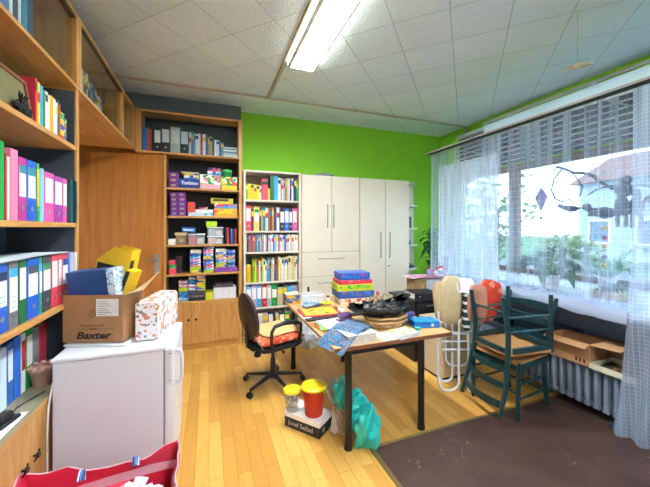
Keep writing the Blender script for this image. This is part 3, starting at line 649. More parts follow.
lrow([(1.70, 1.79, '#1f5fc4', '#dfe8ee', '#17305e', 'blue ring binder at the far left of the third shelf', {}),
      (1.795, 1.885, '#1f5fc4', '#dfe8ee', '#17305e', 'blue ring binder with navy top label left of the grey marbled binder', dict(t=2)),
      (1.89, 1.97, '#6d7278', '#eceff0', '#3aa6d8', 'grey marbled ring binder with light blue header on the third shelf', dict(t=3, full=True)),
      (1.975, 2.045, '#0f6b3c', '#e6eee6', None, 'dark green folder with small label between grey and blue binders', dict(ring=False)),
      (2.05, 2.165, '#1f5fc4', '#f2f0ea', '#4a5058', 'blue ring binder with tall white label, centre of the third shelf', dict(t=2)),
      (2.17, 2.205, '#2a9a86', '#e0ece8', '#3aa6d8', 'slim teal binder right of the centre blue binder', {}),
      (2.21, 2.31, '#43474c', '#f2f0ea', '#2f8a5a', 'dark grey ring binder with green header next to red binders', dict(t=2)),
      (2.315, 2.40, '#e3465a', '#f4e8e4', None, 'wide red ring binder beside the dark grey one, third shelf', {}),
      (2.403, 2.455, '#e3465a', '#f4e8e4', None, 'narrow red ring binder, middle of the three reds', {}),
      (2.458, 2.55, '#e3465a', '#f2f0ea', '#16408f', 'red ring binder with large white label and blue emblem, third shelf', dict(t=1)),
      (2.553, 2.58, '#2a72d8', None, None, 'slim blue folder between red binder and white papers', dict(kind='book', h=.32)),
      (2.583, 2.608, '#f2f0ea', None, None, 'bundle of white papers at the right end of third shelf', dict(kind='book', h=.315, dx=.03))], 1.117, 'third')
# loose sheets lying on top of the third-shelf binders
for k, (c, nm, z, dy) in enumerate((('#2f9a6a', 'green', .3235, .0), ('#e0b6d0', 'pink', .3265, .06), ('#f2f0ea', 'white', .3295, .03), ('#cfe3ee', 'pale blue', .3325, -.04))):
    m = MB(); m.sheet(lambda u, v: (XS - .25 + .26 * u + .006 * math.sin(v * 7 + k), 1.74 + dy + .74 * v, 1.117 + z + .002 * math.sin(v * 4 + k * .3)), 3, 14, .0012)
    tag(m.build('paper_folder', mat(c, .6), smooth=True), '%s paper folder lying flat on the binders of the third shelf' % nm, 'folder')
# row on the counter, set back
XS = -1.0
lrow([(1.66, 1.70, '#2fb6c8', None, None, 'turquoise folder leaning at the left end of the counter', dict(kind='book', h=.31, lean=.10)),
      (1.715, 1.74, '#0e8f98', None, None, 'dark teal folder leaning beside the turquoise one on the counter', dict(kind='book', h=.31, lean=.08)),
      (1.755, 1.785, '#e8b52a', None, None, 'mustard yellow folder leaning on the counter', dict(kind='book', h=.30, lean=.06)),
      (1.80, 1.86, '#e6ecee', '#9fc0d8', None, 'white binder between yellow folder and dark blue binder on the counter', dict(ring=False, h=.33)),
      (1.865, 1.94, '#1d3f7a', '#f0cf25', None, 'dark blue binder with yellow label on the counter', dict(ring=False, h=.34)),
      (1.945, 2.03, '#0f4f34', '#dfe8ee', None, 'dark green binder on the counter beside the dark blue one', dict(h=.34)),
      (2.035, 2.06, '#c8232f', None, None, 'thin red folder on the counter beside the dark green binder', dict(kind='book', h=.33)),
      (2.065, 2.12, '#cfe3ee', None, None, 'pale blue thick folder on the counter above the flower pot', dict(kind='book', h=.32)),
      (2.125, 2.18, '#3d6fb8', '#dfe8ee', None, 'mid blue binder in the counter row behind the flower pot', dict(ring=False, h=.33)),
      (2.185, 2.25, '#2a72d8', None, None, 'plain bright blue binder in the counter row', dict(ring=False, h=.34)),
      (2.255, 2.30, '#f2f0ea', '#c8232f', None, 'white binder with a red label in the counter row', dict(ring=False, h=.34)),
      (2.305, 2.38, '#18a04a', '#f2f0ea', None, 'green binder with white label at the right of the counter row', dict(ring=False, h=.35)),
      (2.39, 2.45, '#8f9499', None, None, 'grey folder behind the cardboard box in the counter row', dict(kind='book', h=.33)),
      (2.46, 2.55, '#e3465a', None, None, 'red folder behind the cardboard box in the counter row', dict(kind='book', h=.33))], .654, 'counter')
XS = -.895
# top open shelf (z 2.165)
TXT = 'on the top open shelf of the left bookcase'
y = 2.155
for w, h, c, t, s in ((.020, .26, '#d8344a', 'red book right of the picture frame', 2), (.030, .25, '#f0cf25', 'yellow book next to the red one', 3), (.034, .245, '#2fa6c8', 'tall light blue book', 0), (.022, .225, '#3f7a4a', 'thin dull green book', 0),
                      (.034, .235, '#e8e4da', 'thick white book', 2), (.024, .225, '#e8dcc0', 'cream book', 0), (.042, .235, '#e8a92a', 'thick amber book', 0), (.026, .23, '#f2f0ea', 'white book right of the amber one', 0), (.026, .22, '#cfe3ee', 'icy white book', 1), (.020, .245, '#0f6b3c', 'thin dark green book', 0), (.020, .225, '#d8344a', 'thin red book near the post', 0)):
    book(w - .002, h, .19, c, (t + ' ' + TXT)[:110], (XS, y + w / 2, 2.167), RZ, style=s); y += w + .001
MULTI = stripes(['#c8232f', '#f0cf25', '#1f5fc4', '#e8b52a', '#18a04a', '#f0cf25'], 'Z', .21, .5)
o = B(-.027, .027, 0, .17, 0, .185).build('game_box', MULTI, bevel=.002, loc=(XS, y + .029, 2.167), rot=(0, 0, RZ)); tag(o, 'upright yellow, red and blue striped box at right of top open shelf', 'box'); y += .058
o = B(-.014, .014, 0, .17, 0, .16).build('game_box', printed(['#f2f0ea', '#1f5fc4', '#18a04a', '#d8702a'], 60), bevel=.001, loc=(XS, y + .016, 2.167), rot=(0, 0, RZ)); tag(o, 'narrow chequered colourful box touching the post on the top open shelf', 'box')
pf = thing('framed_picture', 'brown framed olive picture leaning on the top open shelf', 'picture frame', (-.90, 1.93, 2.167), 0, rot=(0, R(-9), 0))
w = MB(); w.box(-.012, .012, -.20, .20, 0, .022).box(-.012, .012, -.20, .20, .20, .222).box(-.012, .012, -.20, -.178, .022, .20).box(-.012, .012, .178, .20, .022, .20); w.build('frame', wood('#6f4422', '#8a5a30', 'y'), pf, bevel=.002)
B(-.006, .004, -.178, .178, .022, .20).build('picture', mat('#6f6a3c', .5, var=.15, scale=6), pf)
pl = thing('plush_spider', 'small black fuzzy figure in front of the brown picture frame', 'figure', (-.875, 1.99, 2.167))
MB().ball((0, 0, .04), .018, .045, .035, wob=.5, seed=3).build('body', mat('#0e0e10', .95), pl); MB().ball((0, .05, .03), .013, .03, .025, wob=.5, seed=4).ball((0, -.045, .03), .014, .03, .025, wob=.5, seed=5).build('paws', mat('#111113', .95), pl)
for a in (-.5, -.2, .15, .45): MB().tube([(0, .02 * a, .06), (0, .06 * a, .085), (.005, .09 * a, .105)], [.008, .006, .002], 6).build('tuft', mat('#0e0e10', .95), pl)
gb = thing('game_box', 'dark purple long box behind the picture frame on the top open shelf', 'box', (-1.08, 1.95, 2.167), RZ)
B(-.30, .195, 0, .06, 0, .30).build('carton', mat('#33194f', .5), gb, bevel=.003)
B(.175, .1955, -.001, .06, .0, .301).build('side_band', mat('#d43a86', .5), gb); lettering('Spielesammlung', .05, PAPER, gb, (-.03, -.002, .262))
# flower pot and charger on the counter
fp = thing('flower_pot', 'brown scalloped flower pot on the counter before the blue binders', 'flower pot', (-.945, 2.36, .654))
MB().lathe([(.045, 0), (.062, .09), (.068, .095), (.068, .11), (.058, .11), (.056, .09)], n=24).build('pot', mat('#b58878', .7), fp, smooth=True)
s = MB(); [s.ball((.062 * math.cos(t * .628), .062 * math.sin(t * .628), .112), .014, n=8, k=5) for t in range(10)]; s.build('scalloped_rim', mat('#c09484', .7), fp, smooth=True)
ch = thing('telephone', 'black telephone charging base on a paper at the counter front', 'telephone', (-.93, 1.93, .662), R(80))
B(-.06, .06, -.045, .045, 0, .018).build('base', BLACK, ch, bevel=.006); B(-.035, .04, -.03, .02, .018, .05, .8).build('cradle', mat('#1c1c20', .4), ch, bevel=.004)
MB().tube([(.06, 0, .01), (.12, .02, .012), (.17, -.02, .03), (.20, -.06, .05)], .004, 6).build('cord', BLACK, ch, smooth=True)
m = MB(); m.sheet(lambda u, v: (-.99 + .12 * u, 1.75 + .28 * v, .658 + .002 * math.sin(v * 5)), 2, 6, .0015); tag(m.build('paper_sheet', PAPER), 'white paper sheet under the black telephone base', 'paper')
# upper glass cabinet on the left wall: blue folders and books behind glass
y = 1.60
for i, (w, h, c, t) in enumerate(((.15, .40, '#2f6fa8', 'very wide blue folder'), (.07, .40, '#3a88b8', 'light blue tall folder'), (.05, .38, '#dfe8ee', 'white slim folder'), (.11, .40, '#2f78b0', 'wide sky blue folder'), (.03, .36, '#f2f0ea', 'thin white booklet'), (.04, .37, '#24506a', 'slate blue folder'), (.03, .34, '#e6e8e6', 'second thin white booklet'), (.06, .36, '#2b8ab0', 'turquoise blue folder'), (.05, .33, '#3a5f78', 'narrow blue grey folder'))):
    book(w - .003, h, .25, c, t + ' behind glass in the cabinet above the left bookcase', (-.93, y + w / 2, 2.598), RZ); y += w + .003
y = 2.72
q = random.Random(5); pal = ['#dfe6e6', '#c8d2d0', '#2b5f6a', '#e8e4da', '#8f9499', '#b8bab8', '#f2f0ea', '#6a8a98', '#a03a3a', '#3a5f78']
for i in range(20):
    w = q.uniform(.025, .055); h = .34 - .008 * i + q.uniform(-.02, .02)
    if y + w > 3.84: break
    c = q.choice(pal); book(w - .002, max(h, .2), .2, c, 'book behind glass over the brown door, %s along from the bookcase post' % ORD[i + 1], (-.95, y + w / 2, 2.598), RZ, style=q.randint(0, 4)); y += w + .001
# wide glass cabinet on the back wall
UY = 4.455
x = -.79
for w, h, c, lab, t in ((.055, .30, '#2a72b8', None, 'blue folder at the far left'), (.05, .28, '#b8483a', None, 'rust red folder second from the left'), (.025, .27, '#2a2c30', None, 'thin black folder'), (.085, .31, '#24262a', '#e8e8e4', 'black ring binder with short label, first of the large ones'), (.105, .335, '#2a2c2e', '#d9d7d0', 'black ring binder left of the grey binder'), (.115, .335, '#b9bcb8', '#d9d7d0', 'broad pale grey ring binder'), (.105, .33, '#2c3036', '#cfd4e0', 'black ring binder right of the pale grey binder')):
    if lab: binder(w - .003, h, .22, c, t + ' in the wide glass cabinet', (x + w / 2, UY, 2.574), 0, None, lab, None, True)
    else: book(w - .003, h, .2, c, t + ' in the wide glass cabinet', (x + w / 2, UY, 2.574))
    x += w
q = random.Random(11); pal = ['#dfe3e6', '#7a5fa0', '#3aa6b8', '#e8e4da', '#cfe3ee', '#c8465a', '#f2f0ea', '#3f6f9a', '#8f9499', '#d8a03a', '#2f5f78', '#f2f0ea']
i = 0
while x < .16:
    w = q.uniform(.018, .04); h = .29 - .35 * max(0, x + .1) + q.uniform(-.02, .015); c = pal[i % 12]; i += 1
    book(w - .002, h, .17, c, 'upright book right of the black binders in the wide glass cabinet, %s of that run' % ORD[i], (x + w / 2, UY, 2.574), style=q.randint(0, 4)); x += w + .001
for k, (c, hh, a, b_) in enumerate((('#f2f0ea', .03, .17, .375), ('#cfd6da', .025, .175, .37), ('#7a8fa8', .02, .18, .375), ('#f2f0ea', .025, .172, .36), ('#3f6f9a', .012, .175, .37), ('#e0e4e6', .02, .18, .37))):
    z = 2.574 + [0, .031, .057, .078, .104, .117][k]
    pack('book_pile_item'.replace('_pile_item', ''), 'book', 'flat lying book, %s from the bottom of the pile in the wide glass cabinet' % ORD[k + 1], a, b_, UY, UY + .17, z, z + hh, c)
# ---- cream bookcase rows
FY = 4.50
SN = {5: 'top', 4: 'second', 3: 'third', 2: 'fourth', 1: 'fifth', 0: 'bottom'}
def run(x0, x1, z, h0, pal, row, seed, wr=(.012, .03), start=1, lean=0.0, d=.2, hv=.02):
    q = random.Random(seed); x = x0; i = start
    while x < x1 - wr[0]:
        w = min(q.uniform(*wr), x1 - x); h = h0 + q.uniform(-hv, hv); c = q.choice(pal); nm = CN.get(c, 'coloured')
        book(w - .0015, h, d, c, '%s book, %s from the left on the %s shelf of cream bookcase' % (nm, ORD[i], SN[row]), (x + w / 2, FY + q.uniform(0, .012), z), style=q.randint(0, 5), lean=lean)
        x += w + .001; i += 1
    return i
def seq(items, z, row, start=1):
    i = start
    for x0, x1, h, c, k in items:
        nm = CN[c]; t = ORD[i]
        if k == 'b': binder(x1 - x0 - .002, h, .27, c, '%s ring binder, %s from the left on the %s shelf of cream bookcase' % (nm, t, SN[row]), ((x0 + x1) / 2, FY, z), 0, None, '#f2f0ea' if nm != 'white' else '#cfd6da', '#18a04a' if nm in ('pale yellow', 'green') else None, True)
        else: book(x1 - x0 - .002, h, .2, c, '%s book, %s from the left on the %s shelf of cream bookcase' % (nm, t, SN[row]), ((x0 + x1) / 2, FY, z), style=k)
        i += 1
    return i
Z5, Z4, Z3, Z2, Z1, Z0 = 2.004, 1.559, 1.257, .826, .462, .082
seq([(.485, .515, .22, '#6cc02a', 1), (.516, .555, .225, '#f0cf25', 0), (.556, .60, .225, '#f0cf25', 2), (.601, .635, .215, '#f0cf25', 3), (.636, .68, .21, '#f0cf25', 2), (.681, .705, .20, '#f2f0ea', 3), (.712, .80, .30, '#e3465a', 2), (.801, .83, .17, '#f0cf25', 0),
     (.833, .888, .36, '#0f6b3c', 0), (.890, .945, .36, '#3aa6d8', 0), (.947, .985, .33, '#f2f0ea', 2)], Z5, 5)
run(.987, 1.19, Z5, .32, ['#d9d7d0', '#9a6a42', '#8f9499', '#f2f0ea', '#1d2f6b', '#c8b089'], 5, 3, (.016, .03), 12)
seq([(1.192, 1.225, .345, '#1d2f6b', 1), (1.226, 1.252, .30, '#18a04a', 1)], Z5, 5, 21)
seq([(.487, .56, .36, '#e3465a', 'b'), (.562, .596, .32, '#7d1f35', 1), (.598, .675, .35, '#f2dc6a', 'b'), (.677, .705, .33, '#6a4630', 1), (.706, .725, .31, '#c8b089', 0), (.726, .765, .34, '#0e8f98', 1), (.766, .80, .335, '#d9d7d0', 3), (.801, .83, .32, '#9a6a42', 0), (.831, .86, .325, '#6a4630', 4), (.861, .885, .34, '#e8962a', 1),
     (.887, .925, .345, '#16408f', 2), (.926, .968, .345, '#f2f0ea', 3), (.975, 1.045, .32, '#2a2c30', 'b'), (1.047, 1.112, .33, '#2a72d8', 'b'), (1.114, 1.162, .32, '#2a2c30', 'b'), (1.165, 1.235, .33, '#e9559f', 'b')], Z4, 4)
PAL3 = ['#f2f0ea', '#d9d7d0', '#f2f0ea', '#d9d7d0', '#e8dcc0', '#e3465a', '#8fb9dc', '#1f5fc4', '#c8b089', '#b8bab8', '#18a04a', '#f2f0ea', '#e0b6c4', '#d9d7d0', '#c8232f', '#6a4630']
n_ = run(.487, .74, Z3, .245, ['#1f5fc4', '#b73a8f', '#8f9499', '#d8702a', '#f2f0ea', '#18a04a', '#e3465a', '#8fb9dc', '#2a2c30'], 3, 21, (.010, .020), 1, lean=0, hv=.012)
run(.741, 1.25, Z3, .245, PAL3, 3, 8, (.017, .033), n_, hv=.015)
yb = thing('yellow_tin', 'yellow round tin at the left end of the fourth cream shelf', 'tin', (.53, 4.57, Z2))
MB().lathe([(.042, 0), (.042, .22)], n=20).build('body', mat('#e8b52a', .4), yb, smooth=True); MB().lathe([(.044, .221), (.044, .245), (.02, .25)], n=20).build('lid', mat('#e3c35a', .4), yb, smooth=True)
n_ = run(.58, .78, Z2, .31, ['#f2f0ea', '#e8dcc0', '#6cc02a', '#f0cf25', '#e3465a', '#6cc02a', '#d9d7d0'], 2, 14, (.014, .026), 2, hv=.03)
n_ = run(.781, .93, Z2, .32, ['#e3465a', '#d9d7d0', '#9a6a42', '#2a2c30', '#c8b089', '#3aa6d8'], 2, 15, (.014, .026), n_, hv=.03)
run(.931, 1.25, Z2, .345, ['#d9d7d0', '#f2f0ea', '#b8bab8', '#f2f0ea', '#e8dcc0', '#f0cf25', '#9a6a42', '#8fb9dc', '#d9d7d0'], 2, 16, (.02, .032), n_, hv=.012)
seq([(.487, .565, .30, '#8fb9dc', 'b'), (.567, .637, .32, '#b9a3d8', 'b'), (.639, .71, .32, '#3aa6d8', 'b'), (.712, .785, .32, '#c8232f', 'b'), (.787, .85, .31, '#b8bab8', 'b'), (.852, .935, .325, '#18a04a', 'b'), (.94, 1.02, .26, '#c8b089', 1), (1.022, 1.08, .30, '#5d6266', 1), (1.082, 1.14, .27, '#3aa6d8', 0), (1.142, 1.185, .28, '#8fb9dc', 0), (1.187, 1.24, .28, '#b9a3d8', 0)], Z1, 1)
seq([(.49, .56, .28, '#8f9499', 1), (.562, .64, .28, '#3aa6d8', 'b'), (.642, .72, .29, '#f2f0ea', 'b'), (.722, .80, .28, '#c8b089', 1), (.802, .88, .30, '#16408f', 'b'), (.882, .96, .26, '#d9d7d0', 1), (.962, 1.05, .28, '#2a2c30', 'b'), (1.052, 1.12, .27, '#18a04a', 1), (1.122, 1.24, .25, '#5d6266', 2)], Z0, 0)
# ---- oak cabinet: games and craft boxes
def K(px): return (px[0], px[1])
GAMES = [
 (1, 'craft_carton', -0.487, -0.381, 2.123, 2.187, '#7d2f8f', None, 'lowest purple craft carton at left of the top game shelf', '#c9b04a'),
 (1, 'craft_carton', -0.487, -0.381, 2.188, 2.255, '#7d2f8f', None, 'middle purple craft carton of three at left of top game shelf', '#c9b04a'),
 (1, 'craft_carton', -0.487, -0.381, 2.256, 2.324, '#7d2f8f', None, 'topmost purple craft carton of three at left of top game shelf', '#c9b04a'),
 (1, 'turbino', -0.375, -0.126, 2.123, 2.248, '#1a4fa8', None, 'blue game box with white lettering on the top game shelf', None),
 (1, 'game_box', -0.309, -0.126, 2.249, 2.292, '#3a78c0', ['#1f5fc4', '#f0cf25', '#f2f0ea'], 'blue and yellow slim game lying on the blue lettered box', None),
 (1, 'game_box', -0.303, -0.133, 2.293, 2.322, '#f0cf25', ['#f0cf25', '#2a72d8', '#f0cf25'], 'yellow slim game under the cream lid, top game shelf', None),
 (1, 'flat_box', -0.345, -0.126, 2.323, 2.339, '#e3cfa8', None, 'cream flat lid on top of the slim games', None),
 (1, 'game_box', -0.114, 0.146, 2.123, 2.318, '#e8aebb', ['#f2f0ea', '#6cc02a', '#f06a9a', '#f2f0ea', '#18a04a'], 'pink and white garden game box on the top game shelf', None),
 (1, 'game_box', -0.02, 0.153, 2.319, 2.366, '#2a72d8', ['#1f5fc4', '#3aa6d8', '#f2f0ea'], 'small blue game on the pink garden game', None),
 (1, 'game_box', -0.014, 0.146, 2.367, 2.414, '#e3465a', ['#e3465a', '#f06a9a', '#16408f'], 'small red game topmost above the pink garden game', None),
 (1, 'game_box', 0.155, 0.364, 2.123, 2.303, '#f0cf25', ['#f0cf25', '#18a04a', '#f2f0ea', '#e3465a', '#18a04a'], 'yellow and green game box at right of the top game shelf', None),
 (2, 'craft_carton', -0.469, -0.387, 1.758, 1.818, '#7d2f8f', None, 'purple craft carton, bottom of the left column on second game shelf', '#8fb0a0'),
 (2, 'craft_carton', -0.381, -0.285, 1.758, 1.821, '#7d2f8f', None, 'purple craft carton, bottom of the right column on second game shelf', '#c9b04a'),
 (2, 'craft_carton', -0.469, -0.387, 1.819, 1.879, '#7d2f8f', None, 'purple craft carton, second lowest of the left column on second game shelf', '#8fb0a0'),
 (2, 'craft_carton', -0.381, -0.285, 1.822, 1.881, '#7d2f8f', None, 'purple craft carton, second lowest of the right column on second game shelf', '#c9b04a'),
 (2, 'craft_carton', -0.469, -0.387, 1.88, 1.94, '#7d2f8f', None, 'purple craft carton, middle of the left column on second game shelf', '#8fb0a0'),
 (2, 'craft_carton', -0.381, -0.285, 1.882, 1.943, '#7d2f8f', None, 'purple craft carton, middle of the right column on second game shelf', '#8fb0a0'),
 (2, 'craft_carton', -0.473, -0.387, 1.941, 2.001, '#7d2f8f', None, 'purple craft carton, second highest of the left column on second game shelf', '#c9b04a'),
 (2, 'craft_carton', -0.381, -0.285, 1.944, 2.005, '#7d2f8f', None, 'purple craft carton, second highest of the right column on second game shelf', '#c9b04a'),
 (2, 'craft_carton', -0.477, -0.393, 2.002, 2.062, '#7d2f8f', None, 'purple craft carton, top of the left column on second game shelf', '#c9b04a'),
 (2, 'craft_carton', -0.388, -0.291, 2.006, 2.067, '#7d2f8f', None, 'purple craft carton, top of the right column on second game shelf', '#c9b04a'),
 (2, 'game_box', -0.261, 0.05, 1.758, 1.808, '#cfe3ee', ['#cfe3ee', '#3ab6c8', '#cfe3ee'], 'long pale turquoise box at bottom centre of the second game shelf', None),
 (2, 'game_box', -0.17, 0.05, 1.809, 1.847, '#f2f0ea', None, 'plain white box lying on the pale turquoise one', None),
 (2, 'game_box', -0.139, -0.02, 1.848, 1.879, '#d8344a', ['#d8344a', '#f2f0ea', '#8a3fa0'], 'small red flat box on the plain white box', None),
 (2, 'game_box', -0.267, -0.178, 1.809, 1.944, '#e8503f', None, 'upright red box beside the purple cartons, second game shelf', None),
 (2, 'game_box', 0.062, 0.364, 1.758, 1.868, '#f0a52a', ['#f0a52a', '#e8503f', '#f0a52a', '#f0cf25'], 'large orange game at the bottom right of the second game shelf', None),
 (2, 'game_box', 0.069, 0.364, 1.869, 1.931, '#3aa6d8', ['#2a72d8', '#f2f0ea', '#3aa6d8', '#e3465a'], 'blue and white game lying on the large orange game', None),
 (2, 'game_box', 0.024, 0.31, 1.932, 2.005, '#d8cf2a', ['#e3d02a', '#e3d02a', '#b8b02a'], 'yellow-green game topmost at right of the second game shelf', '#3a3a30'),
 (3, 'game_box', -0.498, -0.41, 1.379, 1.456, '#e6ece0', ['#f2f0ea', '#18a04a', '#f2f0ea'], 'small white and green box at left of the third game shelf', None),
 (3, 'cardboard_box', -0.405, -0.279, 1.379, 1.504, '#8a6f54', None, 'brown cardboard box on the third game shelf', None),
 (3, 'flat_box', -0.419, -0.273, 1.505, 1.538, '#d8b07a', None, 'tan lid on the brown cardboard box', None),
 (3, 'clearbox', -0.261, -0.052, 1.379, 1.525, '#d8a0b0', '#c8325a', 'clear plastic box with pink contents on the third game shelf', None),
 (3, 'pencil_case', -0.339, -0.176, 1.539, 1.624, '#2a72c8', None, 'blue and white pencil box lying on the tan lid', None),
 (3, 'clearbox', -0.02, 0.179, 1.379, 1.494, '#dfe6e8', '#e0b6a4', 'lower clear storage box at right of the third game shelf', None),
 (3, 'clearbox', -0.02, 0.179, 1.495, 1.615, '#dfe6e8', '#a8b6b8', 'upper clear storage box under the lime lid', None),
 (3, 'flat_box', -0.039, 0.101, 1.616, 1.689, '#b4e02a', None, 'lime green box topmost on the clear storage boxes', None),
 (4, 'game_box', -0.49, -0.405, 0.999, 1.073, '#e3465a', ['#e3465a', '#f06a9a', '#e3465a'], 'red box at the bottom of the small left pile, fourth game shelf', None),
 (4, 'game_box', -0.488, -0.407, 1.074, 1.124, '#2fae5a', ['#2fae5a', '#f2f0ea', '#18a04a'], 'green box in the small left pile, fourth game shelf', None),
 (4, 'game_box', -0.487, -0.416, 1.125, 1.176, '#e3465a', None, 'red box on top of the small left pile, fourth game shelf', None),
 (5, 'game_box', 0.056, 0.35, 0.636, 0.789, '#e6e8e8', None, 'large white box at right of the lowest game shelf', None),
 (5, 'flat_box', 0.075, 0.31, 0.79, 0.831, '#5a4a50', None, 'dark flat box with grey edge on the large white box', None),
 (5, 'game_box', -0.045, 0.05, 0.636, 0.736, '#d8d62a', None, 'small yellow box beside the large white box', None),
]
SUR = 4.455
for s_, nm, a, b_, z0, z1, col, cols, lab, face in GAMES:
    dep = .19; w = b_ - a; h = z1 - z0; cx = (a + b_) / 2
    if nm == 'craft_carton':
        o = thing('craft_carton', lab, 'box', (cx, SUR + .08, z0), 0, 'purple craft cartons')
        B(-w / 2 + .001, w / 2 - .001, -.08, .08, 0, h - .001).build('carton', mat(col, .5), o, bevel=.002)
        MB().prism([(w * .28 * math.cos(t * math.pi / 4), h * .5 + h * .22 * math.sin(t * math.pi / 4)) for t in range(8)], 'y', -.0815, -.08).build('label_panel', mat('#e0cf7a' if face == '#c9b04a' else '#8fc0b4', .5), o)
        MB().box(-w * .18, w * .18, -.083, -.0815, h * .43, h * .55).build('print_mark', mat('#2a2c50', .6), o)
    elif nm == 'turbino':
        o = thing('game_box', lab, 'game', (cx, SUR + dep / 2, z0))
        B(-w / 2, w / 2, -dep / 2, dep / 2, 0, h * .4).build('tray', mat('#123a88', .5), o, bevel=.002); B(-w / 2 - .001, w / 2 + .001, -dep / 2 - .001, dep / 2 + .001, h * .4, h).build('lid', mat(col, .4), o, bevel=.002)
        lettering('Turbino', .062, PAPER, o, (.01, -dep / 2 - .003, h * .55), bold=.002)
    elif nm == 'clearbox':
        o = thing('storage_box', lab, 'box', (cx, SUR + dep / 2, z0))
        t = MB(); t.box(-w / 2, w / 2, -dep / 2, dep / 2, 0, .003)
        for q_ in ((-w / 2, w / 2, -dep / 2, -dep / 2 + .003), (-w / 2, w / 2, dep / 2 - .003, dep / 2), (-w / 2, -w / 2 + .003, -dep / 2 + .003, dep / 2 - .003), (w / 2 - .003, w / 2, -dep / 2 + .003, dep / 2 - .003)): t.box(*q_, .003, h - .016)
        t.build('tub', see_through('thin_clear_plastic', '#e6edf0', .18, .2, True), o)
        B(-w / 2 - .004, w / 2 + .004, -dep / 2 - .004, dep / 2 + .004, h - .016, h - .002).build('lid', mat('#dfe6ea', .4), o, bevel=.003)
        c = MB(); c.box(-w / 2 + .012, 0, -dep / 2 + .006, dep / 2 - .012, .004, h * .75).mat(1).box(.004, w / 2 - .012, -dep / 2 + .012, dep / 2 - .012, .004, h * .62)
        c.build('contents', [mat(cols, .7), mat('#d8d4cc', .7)], o, bevel=.006)
    elif nm == 'pencil_case':
        o = thing('pencil_box', lab, 'box', (cx, SUR + .07, z0 + .004), 0, rot=(0, R(3), 0))
        B(-w / 2, w / 2, -.05, .05, 0, h * .75).build('case', mat(col, .35), o, bevel=.006); B(-w / 2 + .02, w / 2 - .02, -.0515, -.05, h * .25, h * .5).build('label_panel', mat('#e8eef4', .5), o)
    elif nm == 'cardboard_box':
        o = thing('cardboard_box', lab, 'box', (cx, SUR + .09, z0)); B(-w / 2, w / 2, -.09, .09, 0, h).build('carton', mat(col, .8), o, bevel=.002); B(-w * .2, w * .2, -.0915, -.09, h * .3, h * .6).build('label_panel', mat('#b59a78', .8), o)
    else:
        pack(nm, 'box' if nm == 'flat_box' else 'game', lab, a, b_, SUR, SUR + dep, z0, z1, col, None, cols, face=face)
# green tin and small stacks
t = thing('tin', 'round green tin on the yellow and green game box', 'tin', (.232, 4.55, 2.3045))
MB().lathe([(.066, 0), (.068, .004), (.068, .075)], n=28).build('body', mat('#15803a', .4), t, smooth=True); MB().lathe([(.070, .075), (.070, .096), (.066, .10)], n=28).build('lid', mat('#45c864', .4), t, smooth=True)
q = random.Random(4)
PL = [['#2a72d8', '#f2f0ea', '#2a72d8'], ['#f0cf25', '#2a72d8', '#f0cf25'], ['#3aa6d8', '#f2f0ea', '#1f5fc4'], ['#f06a9a', '#f2f0ea', '#2a72d8'], ['#8fd02a', '#f0cf25', '#8fd02a'], ['#e8dcc0', '#c8b089', '#f2f0ea'], ['#16408f', '#3aa6d8', '#16408f'], ['#e3465a', '#f2f0ea', '#2a72d8']]
def stack(x0, x1, z0, hs, seqc, where, group, y=4.46, dep=.17, jx=.006):
    z = z0 + .001
    for i, (h, c) in enumerate(zip(hs, seqc)):
        dx = q.uniform(-jx, jx) if i else 0
        ps = 'bottom one' if i == 0 else ('topmost' if i == len(hs) - 1 else ORD[i + 1] + ' from the bottom')
        pack('card_game', 'game', '%s game, %s of %s' % ({0: 'blue', 1: 'yellow and blue', 2: 'light blue', 3: 'pink and white', 4: 'lime green', 5: 'cream', 6: 'dark blue', 7: 'red and white'}[c], ps, where), x0 + dx, x1 + dx, y, y + dep, z, z + h - .001, PL[c][0], group, PL[c]); z += h
stack(-.235, -.105, .998, [.04, .045, .035, .035, .035, .04, .035, .045], [1, 4, 7, 0, 3, 2, 6, 5], 'left pile, fourth shelf', 'slim games on the fourth game shelf')
stack(-.070, .055, .998, [.035, .035, .045, .035, .03, .04, .035, .03, .035, .02], [4, 2, 7, 0, 6, 1, 2, 3, 7, 0], 'middle pile, fourth shelf', 'slim games on the fourth game shelf')
pack('game_box', 'game', 'wide purple game at the bottom of the right pile, fourth game shelf', .07, .365, 4.455, 4.645, .999, 1.06, '#8a3fa0', None, ['#8a3fa0', '#b060c0', '#8a3fa0'])
stack(.085, .215, 1.061, [.035, .03, .04, .03, .04, .035, .045], [1, 4, 2, 3, 1, 0, 5], 'left pile on wide purple game', 'slim games on the purple game', jx=.004)
stack(.222, .335, 1.061, [.03, .035, .035, .03, .03, .035, .04], [0, 6, 2, 1, 7, 6, 0], 'rightmost pile on wide purple game', 'slim games on the purple game', jx=.003)
cu_ = thing('cup', 'dark grey beaker behind the small red and green pile', 'cup', (-.375, 4.56, .999)); MB().lathe([(.03, 0), (.042, .22), (.038, .22), (.028, .01)], n=20).build('body', mat('#3a3338', .5), cu_, smooth=True); MB().lathe([(.0425, .212), (.044, .216), (.0425, .222), (.039, .216)], n=20).build('rim', mat('#4a4248', .5), cu_, smooth=True)
# books at the right of the third game shelf
for x, w, h, c, t, l in ((.222, .02, .20, '#2a2c30', 'black leaning book at right of the clear storage boxes', .0), (.25, .024, .225, '#c8232f', 'red upright book at the right end of the third game shelf', -.03), (.292, .024, .21, '#1f6fb8', 'blue upright book at the right end of the third game shelf', .0), (.345, .02, .205, '#c8324a', 'crimson upright book touching the right side panel, third game shelf', 0), (.318, .018, .2, '#2f3a48', 'slate upright book between blue and crimson books, third game shelf', 0)):
    book(w, h, .17, c, t, (x, 4.46, 1.381), lean=l)
